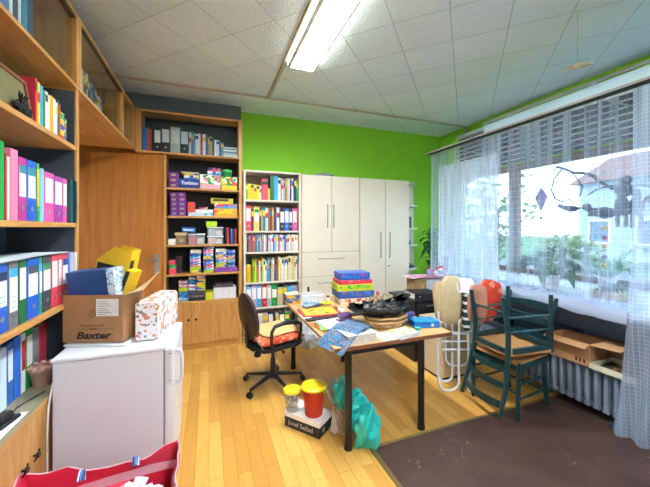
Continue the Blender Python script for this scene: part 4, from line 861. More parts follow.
# lowest game shelf: jumbled games and craft supplies
stack(-.372, -.265, .635, [.07, .05, .055, .05, .04], [2, 6, 4, 7, 7], 'far left pile, lowest shelf', 'games on the lowest game shelf', y=4.50, dep=.15)
stack(-.258, -.165, .75, [.05, .045, .05, .045], [0, 7, 6, 0], 'second pile, lowest shelf', 'games on the lowest game shelf', y=4.53, dep=.12, jx=.002)
stack(-.155, -.050, .75, [.05, .045, .06, .05], [1, 4, 1, 7], 'third pile, lowest shelf', 'games on the lowest game shelf', y=4.53, dep=.12, jx=.002)
pack('storage_box', 'box', 'long grey craft box supporting the piles on the lowest game shelf', -.26, -.048, 4.53, 4.66, .636, .749, '#3a4048')
ty = thing('pencil_tray', 'dark tray of coloured pens at front of the lowest game shelf', 'tray', (-.15, 4.475, .636))
B(-.10, .095, -.03, .045, 0, .045).build('tray', mat('#23262c', .5), ty, bevel=.003)
for k in range(9):
    B(-.09 + k * .02, -.078 + k * .02, -.022, .035, .045, .058).build('pen', mat(['#e3465a', '#2a72d8', '#f0cf25', '#18a04a', '#f2f0ea', '#8a3fa0', '#e8962a', '#3aa6d8', '#f06a9a'][k], .4), ty, bevel=.003)
# ---- desk: top, legs, frame
tb = thing('table', 'wooden work table with black tubular legs covered in games and papers', 'table', (0, 0, 0))
TX0, TX1, TY0, TY1, TZ = .825, 1.862, 2.015, 3.62, .75
B(TX0, TX1, TY0, TY1, TZ - .028, TZ).build('tabletop', wood('#c0905a', '#d9ae74', 'y', .35), tb, bevel=.002)
eb = MB().box(TX0 - .002, TX1 + .002, TY0 - .004, TY0 - .0005, TZ - .029, TZ - .001); eb.build('edge_strip', wood('#7a4a34', '#8f5a3e', 'x'), tb)
B(.93, 1.60, 2.04, 2.07, TZ - .07, TZ - .029).build('frame_rail', BLACK, tb); B(.93, 1.60, 3.42, 3.45, TZ - .07, TZ - .029).build('frame_rail', BLACK, tb)
B(.93, .96, 2.07, 3.42, TZ - .07, TZ - .029).build('frame_rail', BLACK, tb)
for x, y in ((.945, 2.045), (1.585, 2.05), (.90, 3.44), (1.51, 3.42)): MB().tube([(x, y, .012), (x, y, TZ - .029)], .026, 16).tube([(x, y, 0), (x, y, .03)], .031, 16).build('leg', mat('#101113', .35), tb, smooth=True)
# ---------------------------------------------------------------- refrigerator and what stands on it
fr = thing('refrigerator', 'small white under-counter refrigerator beside the left bookcase', 'refrigerator', (0, 0, 0))
WF = mat('#dfe0ea', .35, var=.015, scale=3)
B(-.835, -.272, 2.19, 2.79, .02, .83).build('body', WF, fr, bevel=.006, seg=2)
B(-.842, -.262, 2.183, 2.795, .83, .852).build('top_panel', mat('#eef1f4', .3, var=.01), fr, bevel=.005, seg=2)
B(-.262, -.205, 2.192, 2.79, .03, .835).build('door', mat('#e8eaf0', .3, var=.01), fr, bevel=.008, seg=2)
B(-.271, -.263, 2.20, 2.78, .03, .825).build('door_seal', mat('#8f949c', .7), fr)
h = MB(); h.tube([(-.205, 2.215, .60), (-.175, 2.215, .61), (-.165, 2.215, .64), (-.165, 2.215, .78), (-.175, 2.215, .81), (-.205, 2.215, .82)], .011, 8)
hd = h.build('handle', WF, fr, smooth=True); B(-.245, -.220, 2.186, 2.192, .60, .83).build('hinge_plate', mat('#d6d8e2', .3), fr, bevel=.002)
for z in (.63, .80): B(-.236, -.229, 2.184, 2.187, z, z + .007).build('screw', mat('#3a3d44', .4), fr)
for x, y in ((-.80, 2.23), (-.31, 2.23), (-.80, 2.75), (-.31, 2.75)): B(x - .02, x + .02, y - .02, y + .02, 0, .02).build('foot', BLACK, fr)
pc = MB(); pc.tube([(-.846, 2.26, .76), (-.85, 2.20, .70), (-.848, 2.15, .60), (-.85, 2.14, .45), (-.853, 2.15, .30), (-.848, 2.14, .15), (-.85, 2.13, .02), (-.90, 2.14, .015)], .005, 6)
tag(pc.build('cable', mat('#d8d8d4', .5), smooth=True, loc=(.012, 0, 0)), 'white power cord hanging beside the refrigerator back', 'cord')
tr = thing('tray', 'white plastic tray lying on the refrigerator under the cardboard box', 'tray', (-.63, 2.47, .853), R(-17))
B(-.185, .18, -.15, .16, 0, .012).build('base', WHITE, tr, bevel=.005)
MB().tube([(-.182, -.147, .012), (.177, -.147, .012), (.177, .157, .012), (-.182, .157, .012)], .006, 6, True).build('rim', WHITE, tr, smooth=True)
KR = mat('#a87b52', .8, var=.06, scale=9); KRD = mat('#8f6542', .85, var=.06, scale=9)
cb = thing('cardboard_box', 'brown cardboard box with black Baxter lettering on the refrigerator'.replace('Baxter', 'brand'), 'box', (-.655, 2.482, .872), R(-18.5))
cb['label'] = 'large open brown cardboard box with black lettering on the refrigerator'
w = MB(); W, D, Hh = .187, .12, .300
w.box(-W, W, -D, -D + .005, 0, Hh).box(-W, W, D - .005, D, 0, Hh).box(-W, -W + .005, -D + .005, D - .005, 0, Hh).box(W - .005, W, -D + .005, D - .005, 0, Hh).box(-W + .005, W - .005, -D + .005, D - .005, 0, .005)
w.build('carton', KR, cb)
m = MB(); m.sheet(lambda u, v: (W + .12 * u, -D + .01 + (2 * D - .02) * v, Hh + .03 * u + .10 * v * u), 3, 3, .004); m.build('flap', mat('#c8a67a', .8), cb)
m = MB(); m.sheet(lambda u, v: (-W - .012 * u - .0, -D + .01 + (2 * D - .02) * v, Hh - .09 * u), 3, 3, .004); m.build('flap', KRD, cb)
INK = mat('#1c1512', .6)
lettering('Baxter', .062, INK, cb, (.0, -D - .0015, .042), bold=.0022, sx=1.25, shear=.25, name='box_lettering')
lettering('***', .034, INK, cb, (.0, -D - .0015, .078), name='star_marks')
m = MB()
for a, b_ in (((-.17, .055), (-.12, .085)), ((-.12, .085), (.12, .085)), ((.12, .085), (.17, .055))): m.tube([(a[0], -D - .0008, a[1]), (b_[0], -D - .0008, b_[1])], .0009, 4)
m.tube([(-.08, -D - .001, .115), (-.07, -D - .001, .105), (.06, -D - .001, .105), (.07, -D - .001, .115)], .0022, 5).build('printed_line', INK, cb)
m = MB(); m.tube([(-.03, -D - .001, .165), (-.01, -D - .001, .18), (-.015, -D - .001, .20), (.0, -D - .001, .21), (.005, -D - .001, .19), (.02, -D - .001, .18), (.01, -D - .001, .165), (-.02, -D - .001, .155)], .0016, 5).build('hand_symbol', INK, cb)
B(.02, .16, -D - .0016, -D, .165, .275).build('address_label', mat('#e9e6e2', .6), cb)
m = MB()
for k in range(7): m.box(.03, .03 + .05 + .05 * ((k * 37) % 10) / 10, -D - .0024, -D - .0016, .175 + k * .0135, .178 + k * .0135)
m.build('label_print', mat('#7d7a78', .6), cb)
for z in (.12,): B(.06, .12, -D - .0012, -D + .001, z - .0, z + .001).build('fold_line', KRD, cb)
# inside the box
bb = thing('shoe_box', 'dark blue carton with patterned light end standing in the brown cardboard box', 'box', (-.68, 2.455, 1.125), 0, rot=(R(3), R(-5), R(-16)))
B(-.145, .10, -.07, .06, 0, .205).build('carton', mat('#17457f', .45), bb, bevel=.003)
B(.10, .15, -.072, .062, .0, .206).build('patterned_end', printed(['#cfe0ee', '#cfe0ee', '#5f98c8', '#e3edf4'], 90), bb, bevel=.002)
yh = thing('magazine_holder', 'big yellow and black magazine holder sticking out of the cardboard box', 'holder', (-.625, 2.545, 1.12), 0, rot=(R(4), R(14), R(-20)))
pr = [(-.13, 0), (.09, 0), (.09, .36), (-.03, .36), (-.13, .25)]
YEL = mat('#efc51e', .45)
MB().prism(pr, 'y', -.05, -.047).build('side_board', YEL, yh); MB().prism(pr, 'y', .047, .05).build('side_board', YEL, yh)
B(-.12, .05, -.0535, -.0502, .12, .235).build('black_print', mat('#1d1a18', .6), yh)
B(.09, .093, -.05, .05, 0, .36).build('spine', YEL, yh); B(.0931, .0945, -.045, -.005, .02, .29).build('black_strip', BLACK, yh)
lettering('MUSTER', .03, PAPER, yh, (.0952, -.025, .15), rot=(R(90), R(-90), R(90))) if False else None
yb2 = thing('folder_box', 'yellow upright box file right of the black striped holder in the carton', 'box', (-.575, 2.47, 1.06), 0, rot=(R(-2), R(20), R(-20)))
B(-.02, .03, -.045, .06, .0, .27).build('case', YEL, yb2, bevel=.002); B(-.019, .008, -.0465, -.045, .02, .26).build('black_strip', mat('#15120f', .5), yb2)
# tissue pack
tp = thing('paper_roll_pack', 'film wrapped pack of white paper rolls with orange print on the refrigerator', 'paper rolls', (-.345, 2.545, .853), R(-11))
FILM = printed(['#f4efec', '#f4efec', '#f6f2f0', '#e88a62', '#f4efec', '#f4efec', '#9a9aa2', '#f6f0ea', '#f0b89c', '#ee9a72'], 34, .3)
FILM2 = mat('#f2efee', .3, var=.02)
m = MB()
for i in range(2):
    for j in range(4):
        for k in range(2): m.lathe([(.028, .004 + k * .125), (.0345, .012 + k * .125), (.0345, .112 + k * .125), (.028, .12 + k * .125)], (-.035 + .07 * i, -.16 + .107 * j, 0), 16, 1, 1.5)
m.build('rolls', FILM2, tp, smooth=True)
def film(u, v):
    a = v * 2 * math.pi; x = .073 * max(-1, min(1, 1.3 * math.cos(a))); z = .128 + .127 * max(-1, min(1, 1.3 * math.sin(a)))
    y = -.215 + .43 * u; e = 1 - .05 * (abs(u - .5) * 2) ** 8
    return (x * e + .002 * math.sin(u * 44) * abs(math.sin(a)), y, .129 + (z - .128) * e + .003 * math.sin(u * 30 + v * 9) * (z > .2))
m = MB(); m.sheet(film, 26, 28); m.box(-.069, .069, -.217, -.2145, .008, .25); m.build('printed_film', FILM, tp, smooth=True)
B(-.066, .064, -.219, -.2172, .01, .248).build('pack_end', printed(['#f4f1f2', '#f4f1f2', '#f4f1f2', '#f4f1f2', '#f4f1f2', '#e88a62', '#8a90a0', '#f4f1f2'], 60, .3), tp, bevel=.003)
# ---- red bag
rb = thing('shopping_bag', 'large open red woven plastic shopping bag with blue straps on the floor', 'bag', (-.50, 1.78, 0), R(4))
REDS = stripes(['#cf2440', '#d22a45', '#d94a60', '#d02a44', '#c92038', '#e0a8b4', '#d02a44'], 'Z', .30, .35)
def bagw(side):
    def fn(u, v):
        # u round the rim, v up
        a = u * 2 * math.pi; cx = max(-1, min(1, 1.45 * math.cos(a))); cy = max(-1, min(1, 1.45 * math.sin(a)))
        hgt = .345 + .055 * math.cos(a) * (1 if math.cos(a) > 0 else -1.0) - .07 * max(0, math.sin(a)) * (1 - abs(math.cos(a + .4))) + .03 * noise.noise(Vector((cx * 3, cy * 3, 1)))
        w_ = .31 + .035 * v + .018 * noise.noise(Vector((cx * 2, cy * 2, v * 3))); d_ = .17 + .03 * v + .018 * noise.noise(Vector((cx * 2 + 5, cy * 2, v * 3)))
        return (cx * (w_ - side), cy * (d_ - side), .004 + hgt * v)
    return fn
m = MB(); m.sheet(bagw(0), 72, 12); m.sheet(bagw(.004), 72, 12); m.box(-.30, .30, -.16, .16, .002, .006)
m.build('bag_body', REDS, rb, smooth=True)
rim = MB(); f_ = bagw(-.001); rim.tube([Vector(f_(i / 72, 1)) for i in range(72)], .004, 6, True); rim.build('rim', mat('#d8a8b2', .5), rb, smooth=True)
STR = stripes(['#2f63b0', '#4f86c8', '#2f63b0', '#dfe6f0'], 'X', .022, .6)
for x, s_ in ((-.10, 1), (.12, 1)):
    m = MB(); m.sheet(lambda u, v: (x + .02 * (v - .5) + .03 * u * (1 if x > 0 else -.3), .178 + .03 * math.sin(u * 3.1) - .05 * u, .29 + .075 * math.sin(u * 2.2) - .03 * u), 10, 3, .003); m.build('strap', STR, rb, smooth=True)
m = MB(); m.ball((.02, -.0, .17), .27, .15, .09, 24, 12, wob=.6, seed=9, ws=7); m.build('contents', mat('#d8384f', .4, var=.2, scale=9), rb, smooth=True)
m = MB(); m.ball((.14, .02, .22), .11, .09, .06, 20, 10, wob=.7, seed=4, ws=9); m.build('contents', mat('#e9dfe6', .5, var=.1), rb, smooth=True)
# ---------------------------------------------------------------- office chair
oc = thing('office_chair', 'black swivel office chair with orange seat cushion at the table', 'chair', (.61, 3.15, 0), R(18))
PLB = mat('#17171a', .4)
for k in range(5):
    a = R(215 - 18 + 72 * k); c, s_ = math.cos(a), math.sin(a)
    MB().tube([(.03 * c, .03 * s_, .115), (.30 * c, .30 * s_, .075)], [.026, .016], 8, flat=.8).build('base_arm', PLB, oc, smooth=True)
    ca = MB(); ca.tube([(.30 * c, .30 * s_, .03), (.30 * c, .30 * s_, .08)], .008, 8)
    for sd in (-.014, .014):
        t = Matrix.Translation((.31 * c, .31 * s_, .028)) @ Matrix.Rotation(a, 4, 'Z') @ Matrix.Translation((0, sd, 0)) @ Matrix.Rotation(R(90), 4, 'X'); ca.T = t; ca.lathe([(.02, -.009), (.027, -.006), (.027, .006), (.02, .009)], n=16); ca.T = None
    ca.build('caster', PLB, oc, smooth=True)
MB().lathe([(.035, .08), (.032, .14), (.026, .16), (.026, .27), (.018, .28), (.018, .40)], n=16).build('gas_column', PLB, oc, smooth=True)
B(-.10, .09, -.08, .08, .395, .43).build('tilt_mechanism', PLB, oc, bevel=.008)
MB().tube([(.0, -.10, .41), (.0, -.2, .40)], .006).ball((0, -.21, .40), .016).build('lever', PLB, oc, smooth=True)
MB().tube([(.06, .03, .40), (.065, .03, .33), (.055, .035, .27), (.06, .03, .24)], .004, 6).build('hanging_cord', mat('#55524e', .6), oc, smooth=True)
m = MB()
pr_ = []
for i in range(24):
    a = i / 24 * 2 * math.pi; pr_.append((.245 * max(-1, min(1, 1.25 * math.cos(a))) , .24 * max(-1, min(1, 1.25 * math.sin(a)))))
m.prism(pr_, 'z', .43, .475); m.build('seat', mat('#25201f', .8), oc, bevel=.012, smooth=True, seg=2)
CHK = printed(['#e0552e', '#e86a3e', '#d8452a', '#f0a07a'], 34, .9)
m = MB()
def sup(cx, cy, z, rx, ry, rz, n=28, k=10, wob=0, seed=0):
    b_ = MB(); vs = []; fs = []
    for i in range(k + 1):
        ph = math.pi * i / k
        for j in range(n):
            t = 2 * math.pi * j / n; sp = math.sin(ph) ** .45; x = sp * max(-1, min(1, 1.3 * math.cos(t))); y = sp * max(-1, min(1, 1.3 * math.sin(t)))
            q = 1 + wob * noise.noise(Vector((x * 2 + seed, y * 2, ph)))
            vs.append((cx + x * rx * q, cy + y * ry * q, z - math.cos(ph) * rz))
    for i in range(k):
        for j in range(n): fs.append((i * n + j, i * n + (j + 1) % n, (i + 1) * n + (j + 1) % n, (i + 1) * n + j))
    return b_.add(vs, fs)
cu = sup(0.01, 0, .513, .235, .235, .037, wob=.08).build('seat_cushion', CHK, smooth=True, loc=(.61, 3.15, 0), rot=(0, 0, R(18)))
tag(cu, 'orange checked seat cushion on the black office chair', 'cushion')
cu = sup(0.04, .02, .568, .20, .20, .018, wob=.1, seed=3).build('seat_cushion', mat('#d9b878', .8, var=.08), smooth=True, loc=(.61, 3.15, 0), rot=(0, 0, R(18)))
tag(cu, 'flat yellow-beige pad lying on the orange cushion of office chair', 'cushion')
tfm = Matrix.Translation((-.275, 0, .745)) @ Matrix.Rotation(R(-10), 4, 'Y')
m = MB(); m.T = tfm; m.ball((0, 0, 0), .035, .195, .235, 28, 16); m.build('backrest', mat('#2a2322', .35), oc, smooth=True)
m = MB(); m.T = tfm; m.ball((.022, 0, 0), .032, .185, .225, 28, 16); m.build('back_padding', mat('#6a3a32', .9), oc, smooth=True)
MB().tube([(-.08, 0, .41), (-.22, 0, .41), (-.275, 0, .46), (-.29, 0, .62), (-.295, 0, .72)], [.02, .02, .02, .018, .016], 8).build('back_bar', PLB, oc, smooth=True)
for sd in (-.04, .04): MB().tube([(-.20, sd * 5, .45), (-.255, sd * 4.2, .55), (-.26, sd * 2, .60)], .005, 6).build('side_rod', mat('#9a9a96', .3, metal=.8), oc, smooth=True)
MB().lathe([(.028, 0), (.034, .012), (.034, .03), (.028, .04)], (0, 0, 0)).build('tension_knob', PLB, oc, smooth=True, loc=(-.20, -.06, .36))
for sd in (-1, 1):
    y = sd * .262
    MB().tube([(-.14, y, .45), (-.16, y, .54), (-.16, y * 1.03, .64), (-.13, y * 1.04, .685), (-.04, y * 1.04, .70), (.10, y * 1.04, .69), (.16, y * 1.03, .66), (.165, y, .58), (.13, y, .47), (.10, y * .9, .44)], [.014, .015, .016, .018, .02, .02, .017, .015, .015, .014], 10, flat=1.0).build('armrest', PLB, oc, smooth=True)
    MB().tube([(.10, y * .9, .44), (0, y * .5, .425), (-.14, y * .9, .45)], .013, 8).build('armrest_bracket', PLB, oc, smooth=True)
# ---------------------------------------------------------------- things on the table (top z .75)
TT = .751
pack('game_box', 'game', 'red, yellow and blue card box at the rear left corner of the table', .80, .96, 3.36, 3.50, TT, TT + .048, '#d8a02a', None, ['#e3465a', '#e8b52a', '#2a5fa8', '#e8b52a'])
pack('game_box', 'game', 'blue and yellow card box stacked at rear left of the table', .805, .955, 3.365, 3.495, TT + .049, TT + .095, '#2a5fa8', None, ['#2a5fa8', '#e8b52a', '#2a5fa8'])
pack('flat_box', 'box', 'cream lid on the blue and yellow card boxes', .80, .962, 3.358, 3.502, TT + .096, TT + .112, '#e0d2a0')
o = thing('storage_box', 'clear plastic tub at the rear of the table beside the card boxes', 'box', (1.10, 3.36, TT), R(-8))
t = MB(); t.box(-.12, .12, -.08, .08, 0, .003).box(-.12, .12, -.08, -.077, .003, .10).box(-.12, .12, .077, .08, .003, .10).box(-.12, -.117, -.077, .077, .003, .10).box(.117, .12, -.077, .077, .003, .10); t.build('tub', see_through('clear_plastic', '#e6edf0', .35, .2, True), o)
MB().tube([(-.122, -.082, .1), (.122, -.082, .1), (.122, .082, .1), (-.122, .082, .1)], .004, 6, True).build('rim', mat('#e2e8ec', .3), o, smooth=True)
B(-.09, .08, -.055, .05, .004, .03).build('contents', mat('#d8cdb8', .7), o, bevel=.01)
def cloth(name, label, cat, c, r, h, col, seed, mt=None, rz=0):
    m = MB(); m.ball((0, 0, h), r[0], r[1], h, 26, 14, wob=.85, seed=seed, ws=9)
    for i, p in enumerate(m.v): m.v[i] = Vector((p.x, p.y, max(0.0005, p.z + .3 * h * noise.noise(Vector((p.x * 30, p.y * 30, seed))))))
    return tag(m.build(name, mt or mat(col, .85, var=.12), smooth=True, loc=c, rot=(0, 0, rz)), label, cat)
cloth('cleaning_cloth', 'crumpled grey-blue cloth on the table in front of the clear tub', 'cloth', (1.03, 3.19, TT), (.10, .07), .028, '#7d97b5', 3, printed(['#7f9fc2', '#a9bdd0', '#54708f', '#c4cfd8'], 40, .9))
cloth('sweets_packet', 'small crumpled yellow packet on the table beyond the red folder', 'packet', (1.21, 3.22, TT), (.075, .045), .014, '#e3c52a', 5)
cloth('sweets_packet', 'small orange and white packet beside the game pile on the table', 'packet', (1.28, 3.02, TT), (.04, .03), .016, '#e8b08a', 6)
fo = thing('picture_book', 'red bordered yellow picture book lying on the table behind the hole punch', 'book', (1.03, 2.94, TT), R(-4))
B(-.19, .20, -.155, .15, 0, .014).build('cover', mat('#c8263c', .4), fo, bevel=.002); B(-.16, .17, -.125, .12, .014, .016).build('cover_picture', printed(['#efc51e', '#efc51e', '#f2cf3a', '#efc51e', '#2a2118', '#efc51e', '#c8a01e'], 26, .4), fo)
pack('picture_book', 'book', 'white and grey booklet lying left of the red bordered picture book', .815, .90, 2.74, 2.92, TT, TT + .008, '#d8d4cc')
bk = MB(); fl = thing('folder', 'black edged flat folder across the table in front of the picture book', 'folder', (1.13, 2.735, TT), R(3)); B(-.30, .33, -.045, .03, 0, .012).build('cover', BLACK, fl, bevel=.002)
# magazines fanned out
for k, (x, y, rz, c, cols, t) in enumerate(((1.02, 2.49, 8, '#d8a02a', ['#c8562a', '#d8a02a', '#8a3a2a'], 'red and orange magazine at the bottom of the fan behind the comic'), (1.04, 2.47, -6, '#6fae3a', ['#7fb83a', '#cfe3ee', '#3a8a4a'], 'green magazine second in the fan behind the comic'),
                                    (1.06, 2.48, 4, '#cfe3ee', ['#dfe9ee', '#9fc3d8', '#f2f0ea', '#dfe9ee'], 'pale blue and white sheet third in the fan'), (1.08, 2.46, 14, '#e8ecec', ['#eef0f0', '#dfe3e3', '#eef0f0', '#b8c4c8'], 'white magazine on top of the fan under the hole punch'))):
    o = pack('magazine', 'magazine', t, x - .17, x + .15, y - .12, y + .13, TT + k * .0095, TT + k * .0095 + .009, c, 'magazines fanned on the table', cols, rz=R(rz), bevel=.0008)
hp = thing('hole_punch', 'purple metal hole punch on the white magazines', 'hole punch', (1.12, 2.50, TT + .039), R(10))
PU = mat('#6a4a7a', .35); B(-.075, .075, -.035, .035, 0, .012).build('base', PU, hp, bevel=.004)
MB().prism([(-.03, .0), (.03, .0), (.03, .035), (.01, .05), (-.03, .03)], 'x', -.06, .06).build('lever', PU, hp, bevel=.005, loc=(0, 0, .018))
for x in (-.055, .055): MB().tube([(x, 0, .012), (x, 0, .05)], .008).build('punch_post', STEEL, hp, smooth=True)
le = MB().ball((0, 0, .02), .028, .022, .02, 14, 8); tag(le.build('dough_ball', mat('#e8dc6a', .5), smooth=True, loc=(1.13, 2.335, TT)), 'small pale yellow dough ball between magazines and thick book', 'ball')
# comic hanging over the corner
m = MB()
def com(u, v):
    ax, ay, bx, by = .745 + .33 * u, 2.19 + .14 * u, .865 + .31 * u, 1.965 + .15 * u
    return (ax + (bx - ax) * v, ay + (by - ay) * v, .732 + .112 * min(1, u * 1.6) + .006 * math.sin(u * 6) - .02 * (1 - u) ** 2 * v)
m.sheet(com, 18, 8, .004)
cm = m.build('comic_magazine', printed(['#12688f', '#1a7aa8', '#125a88', '#8f8a80', '#5a2a3e', '#1a74a0', '#1c2f56', '#2684a8'], 30, .35, kind='noise'), smooth=True)
tag(cm, 'blue comic magazine drooping over the near left corner of the table', 'magazine')
tbk = thing('telephone_book', 'thick book with grey page block at the near left corner of table', 'book', (1.055, 2.13, TT), R(4))
B(-.125, .12, -.09, .09, .003, .064).build('page_block', mat('#d2c6b4', .9, var=.1, scale=60), tbk); B(-.13, .122, -.093, .093, .064, .068).build('cover', printed(['#e6e8e6', '#dfe3e4', '#e6e8e6', '#c8d4dc', '#e6e8e6'], 14, .4), tbk); B(-.13, .122, -.093, .093, 0, .003).build('cover', mat('#d8d4c8', .5), tbk)
pack('paper_stack', 'paper', 'white papers with dark green edge beside the thick book', 1.225, 1.335, 2.01, 2.19, TT, TT + .008, '#e8eaea', lidcol='#2a6a4a')
pb = thing('board_book', 'thick colourful children board book at the front edge of the table', 'book', (1.44, 2.085, TT), R(12))
B(-.105, .10, -.075, .08, 0, .028).build('pages', mat('#dfe3ea', .5), pb, bevel=.002); B(-.105, .10, -.075, .08, .028, .031).build('cover', printed(['#e8dcd0', '#d8a08a', '#c8d8c0', '#e8c85a', '#e8dcd0', '#b87a6a'], 45, .35), pb)
gl = thing('glue_tub', 'small teal glue pot beside the board book', 'tub', (1.585, 2.09, TT)); MB().lathe([(.02, 0), (.022, .03)], n=16).build('pot', mat('#e0e8e6', .4), gl, smooth=True); MB().lathe([(.023, .03), (.023, .042), (.018, .044)], n=16).build('lid', mat('#2fae8a', .4), gl, smooth=True)
# blue case
bc2 = thing('tool_case', 'bright blue moulded plastic case at the near right corner of table', 'case', (1.755, 2.235, TT), R(-14))
BLU = mat('#1f8fe0', .3, coat=.3)
B(-.125, .125, -.085, .085, 0, .026).build('case_base', BLU, bc2, bevel=.01, seg=2, smooth=True); B(-.122, .122, -.082, .082, .027, .05).build('case_lid', BLU, bc2, bevel=.012, seg=2, smooth=True)
for x in (-.08, 0, .08): B(x - .025, x + .025, -.06, .06, .049, .055).build('moulded_rib', BLU, bc2, bevel=.004)
B(.03, .05, -.092, -.083, .015, .038).build('latch', PAPER, bc2, bevel=.002)
# baskets
WK = printed(['#d8b68a', '#e6cba2', '#bf9866'], 120, .8, thin=3)
def basket(name, label, loc, r, h, fan=1.0):
    o = thing(name, label, 'basket', loc)
    def fn(u, v):
        a = u * 2 * math.pi; rr = r * (.70 + .30 * v) + .004 * math.sin(a * 40 + (int(v * 9) % 2) * 3.14)
        return (rr * math.cos(a) * 1.15, rr * math.sin(a) * .85, h * v)
    def f2(u, v): p = fn(u, v); return (p[0] * .96, p[1] * .96, p[2] + .003)
    m = MB(); m.sheet(fn, 120, 9); m.sheet(f2, 120, 9); m.build('woven_wall', WK, o)
    MB().lathe([(r * .70, 0), (r * .70, .005)], n=32, sx=1.15, sy=.85).build('base', WK, o)
    MB().tube([(r * 1.15 * math.cos(a * math.pi / 20), r * .85 * math.sin(a * math.pi / 20), h + .003 * math.sin(a * 5)) for a in range(40)], .008, 8, True).build('rim', mat('#c9a06a', .7), o, smooth=True); return o
basket('wicker_basket', 'lower wicker basket of the nested pair on the table', (1.44, 2.34, TT), .165, .062)
basket('wicker_basket', 'upper wicker basket of the nested pair under the black bag', (1.44, 2.35, TT + .034), .172, .06)
m = MB()
def bag(u, v):
    a = u * 2 * math.pi; n1 = noise.noise(Vector((math.cos(a) * 2, math.sin(a) * 2, v * 3))); n2 = noise.noise(Vector((math.cos(a) * 5, math.sin(a) * 5, v * 7)))
    r = .12 + .15 * math.sin(min(v * 1.7, 1.57)) - .03 * max(0, v - .7) / .3; r *= .92 + .30 * n1 + .14 * n2
    return (r * math.cos(a) * 1.15, r * math.sin(a) * .78, .03 + .085 * v * (1 + .6 * n1) + .05 * max(0, math.cos(a)) * v + .03 * n2 * v)
m.sheet(bag, 60, 16); m.sheet(lambda u, v: tuple(Vector(bag(u, v)) * .96 + Vector((0, 0, .004))), 60, 16)
gbg = thing('plastic_bag', 'crumpled open black plastic bag with odds and ends in the wicker basket', 'bag', (1.43, 2.42, TT + .045)); m.build('bag_body', mat('#101014', .25), gbg, smooth=True)
m = MB(); m.ball((0, 0, .085), .15, .10, .045, 20, 10, wob=.7, seed=8); m.build('contents', printed(['#17171b', '#222226', '#6a5038', '#17171b', '#4f5f76', '#202024', '#17171b', '#202024', '#8a7a60'], 45, .5), gbg, smooth=True)
m = MB()
for a, b_ in (((-.08, -.03, .14), (-.03, -.04, .19)), ((-.04, .0, .15), (.0, -.03, .18)), ((.02, .02, .15), (.09, .0, .19)), ((-.1, .03, .15), (-.06, .0, .17))): m.tube([a, ((a[0] + b_[0]) / 2, a[1], b_[2] + .02), b_], .007, 6)
m.build('tassel', mat('#b08a5a', .8), gbg, smooth=True)
cl = thing('drink_bottle', 'blue lying bottle with red cap behind the blue case', 'bottle', (1.74, 2.44, TT + .031), R(25))
q_ = MB(); q_.T = Matrix.Rotation(R(90), 4, 'Y'); q_.lathe([(.022, -.09), (.03, -.085), (.03, .06), (.02, .08)], n=18); q_.build('body', mat('#1f4fb8', .3), cl, smooth=True)
q_ = MB(); q_.T = Matrix.Rotation(R(90), 4, 'Y'); q_.lathe([(.02, .08), (.02, .10), (.012, .105)], n=16); q_.build('cap', mat('#d8344a', .4), cl, smooth=True)
# board game pile
def tgame(z, h, w, d, x, y, rz, cols, label, txt=None, side=None):
    o = thing('board_game', label, 'board game', (x, y, z), R(rz), 'board games piled on the table')
    B(-w / 2, w / 2, -d / 2, d / 2, 0, h * .3).build('tray', mat(cols[0], .5), o, bevel=.002); B(-w / 2 - .002, w / 2 + .002, -d / 2 - .002, d / 2 + .002, h * .3, h - .001).build('lid', mat(cols[0], .4), o, bevel=.002)
    B(-w * .42, w * .42, -d / 2 - .0035, -d / 2 - .002, h * .36, h * .9).build('front_picture', printed(cols, 30, .4), o)
    if side: B(w / 2 + .002, w / 2 + .0035, -d * .42, d * .42, h * .35, h * .9).build('side_picture', mat(side, .4), o)
    if txt: lettering(txt, h * .42, PAPER, o, (-w * .08, -d / 2 - .0045, h * .62), bold=.001)
z = TT
for h, w, d, dx, rz, cols, t, tx, sd in ((.075, .34, .26, 0.0, -8, ['#e8dcd0', '#e8a05a', '#f2f0ea', '#c8463a'], 'cream and orange board game at the bottom of the table pile', None, '#e8dcd0'), (.08, .41, .28, .01, -6, ['#3a5fa8', '#4a7fc8', '#3a5fa8', '#d84a5a', '#3a5fa8'], 'blue board game second from the bottom of the table pile', 'Das Spiel' if 0 else None, '#2a4a88'),
                                   (.07, .41, .28, .0, -9, ['#c8d42a', '#8fc83a', '#d8e03a', '#4aa84a'], 'lime and yellow board game in the middle of the table pile', None, '#2a8ac8'), (.045, .38, .26, .005, -5, ['#d8344a', '#e34a5a', '#d8344a', '#e8a0a8'], 'red board game second from the top of the table pile', None, '#2a72b8'),
                                   (.08, .35, .24, .0, -8, ['#2a5fb8', '#3a8ad8', '#2a5fb8', '#c83a7a', '#2a5fb8'], 'blue and pink board game on top of the table pile', 'make \'n\' break' if 0 else None, '#c83a6a')):
    tgame(z, h, w, d, 1.53 + dx, 3.22, rz, cols, t, tx, sd); z += h + .0005
wb2 = thing('glue_bottle', 'white squeeze bottle in front of the board game pile', 'bottle', (1.385, 2.80, TT))
B(-.045, .045, -.025, .025, 0, .075).build('body', WHITE, wb2, bevel=.008, smooth=True, seg=2); MB().lathe([(.014, .075), (.008, .10), (.003, .12)], n=12).build('nozzle', WHITE, wb2, smooth=True)
wb3 = thing('glue_bottle', 'small white rounded tub beside the white squeeze bottle', 'bottle', (1.49, 2.83, TT)); MB().lathe([(.03, 0), (.033, .05), (.026, .06)], n=18).build('body', mat('#e4e6ea', .4), wb3, smooth=True); MB().lathe([(.02, .06), (.02, .075)], n=16).build('cap', mat('#d8d2c8', .4), wb3, smooth=True)
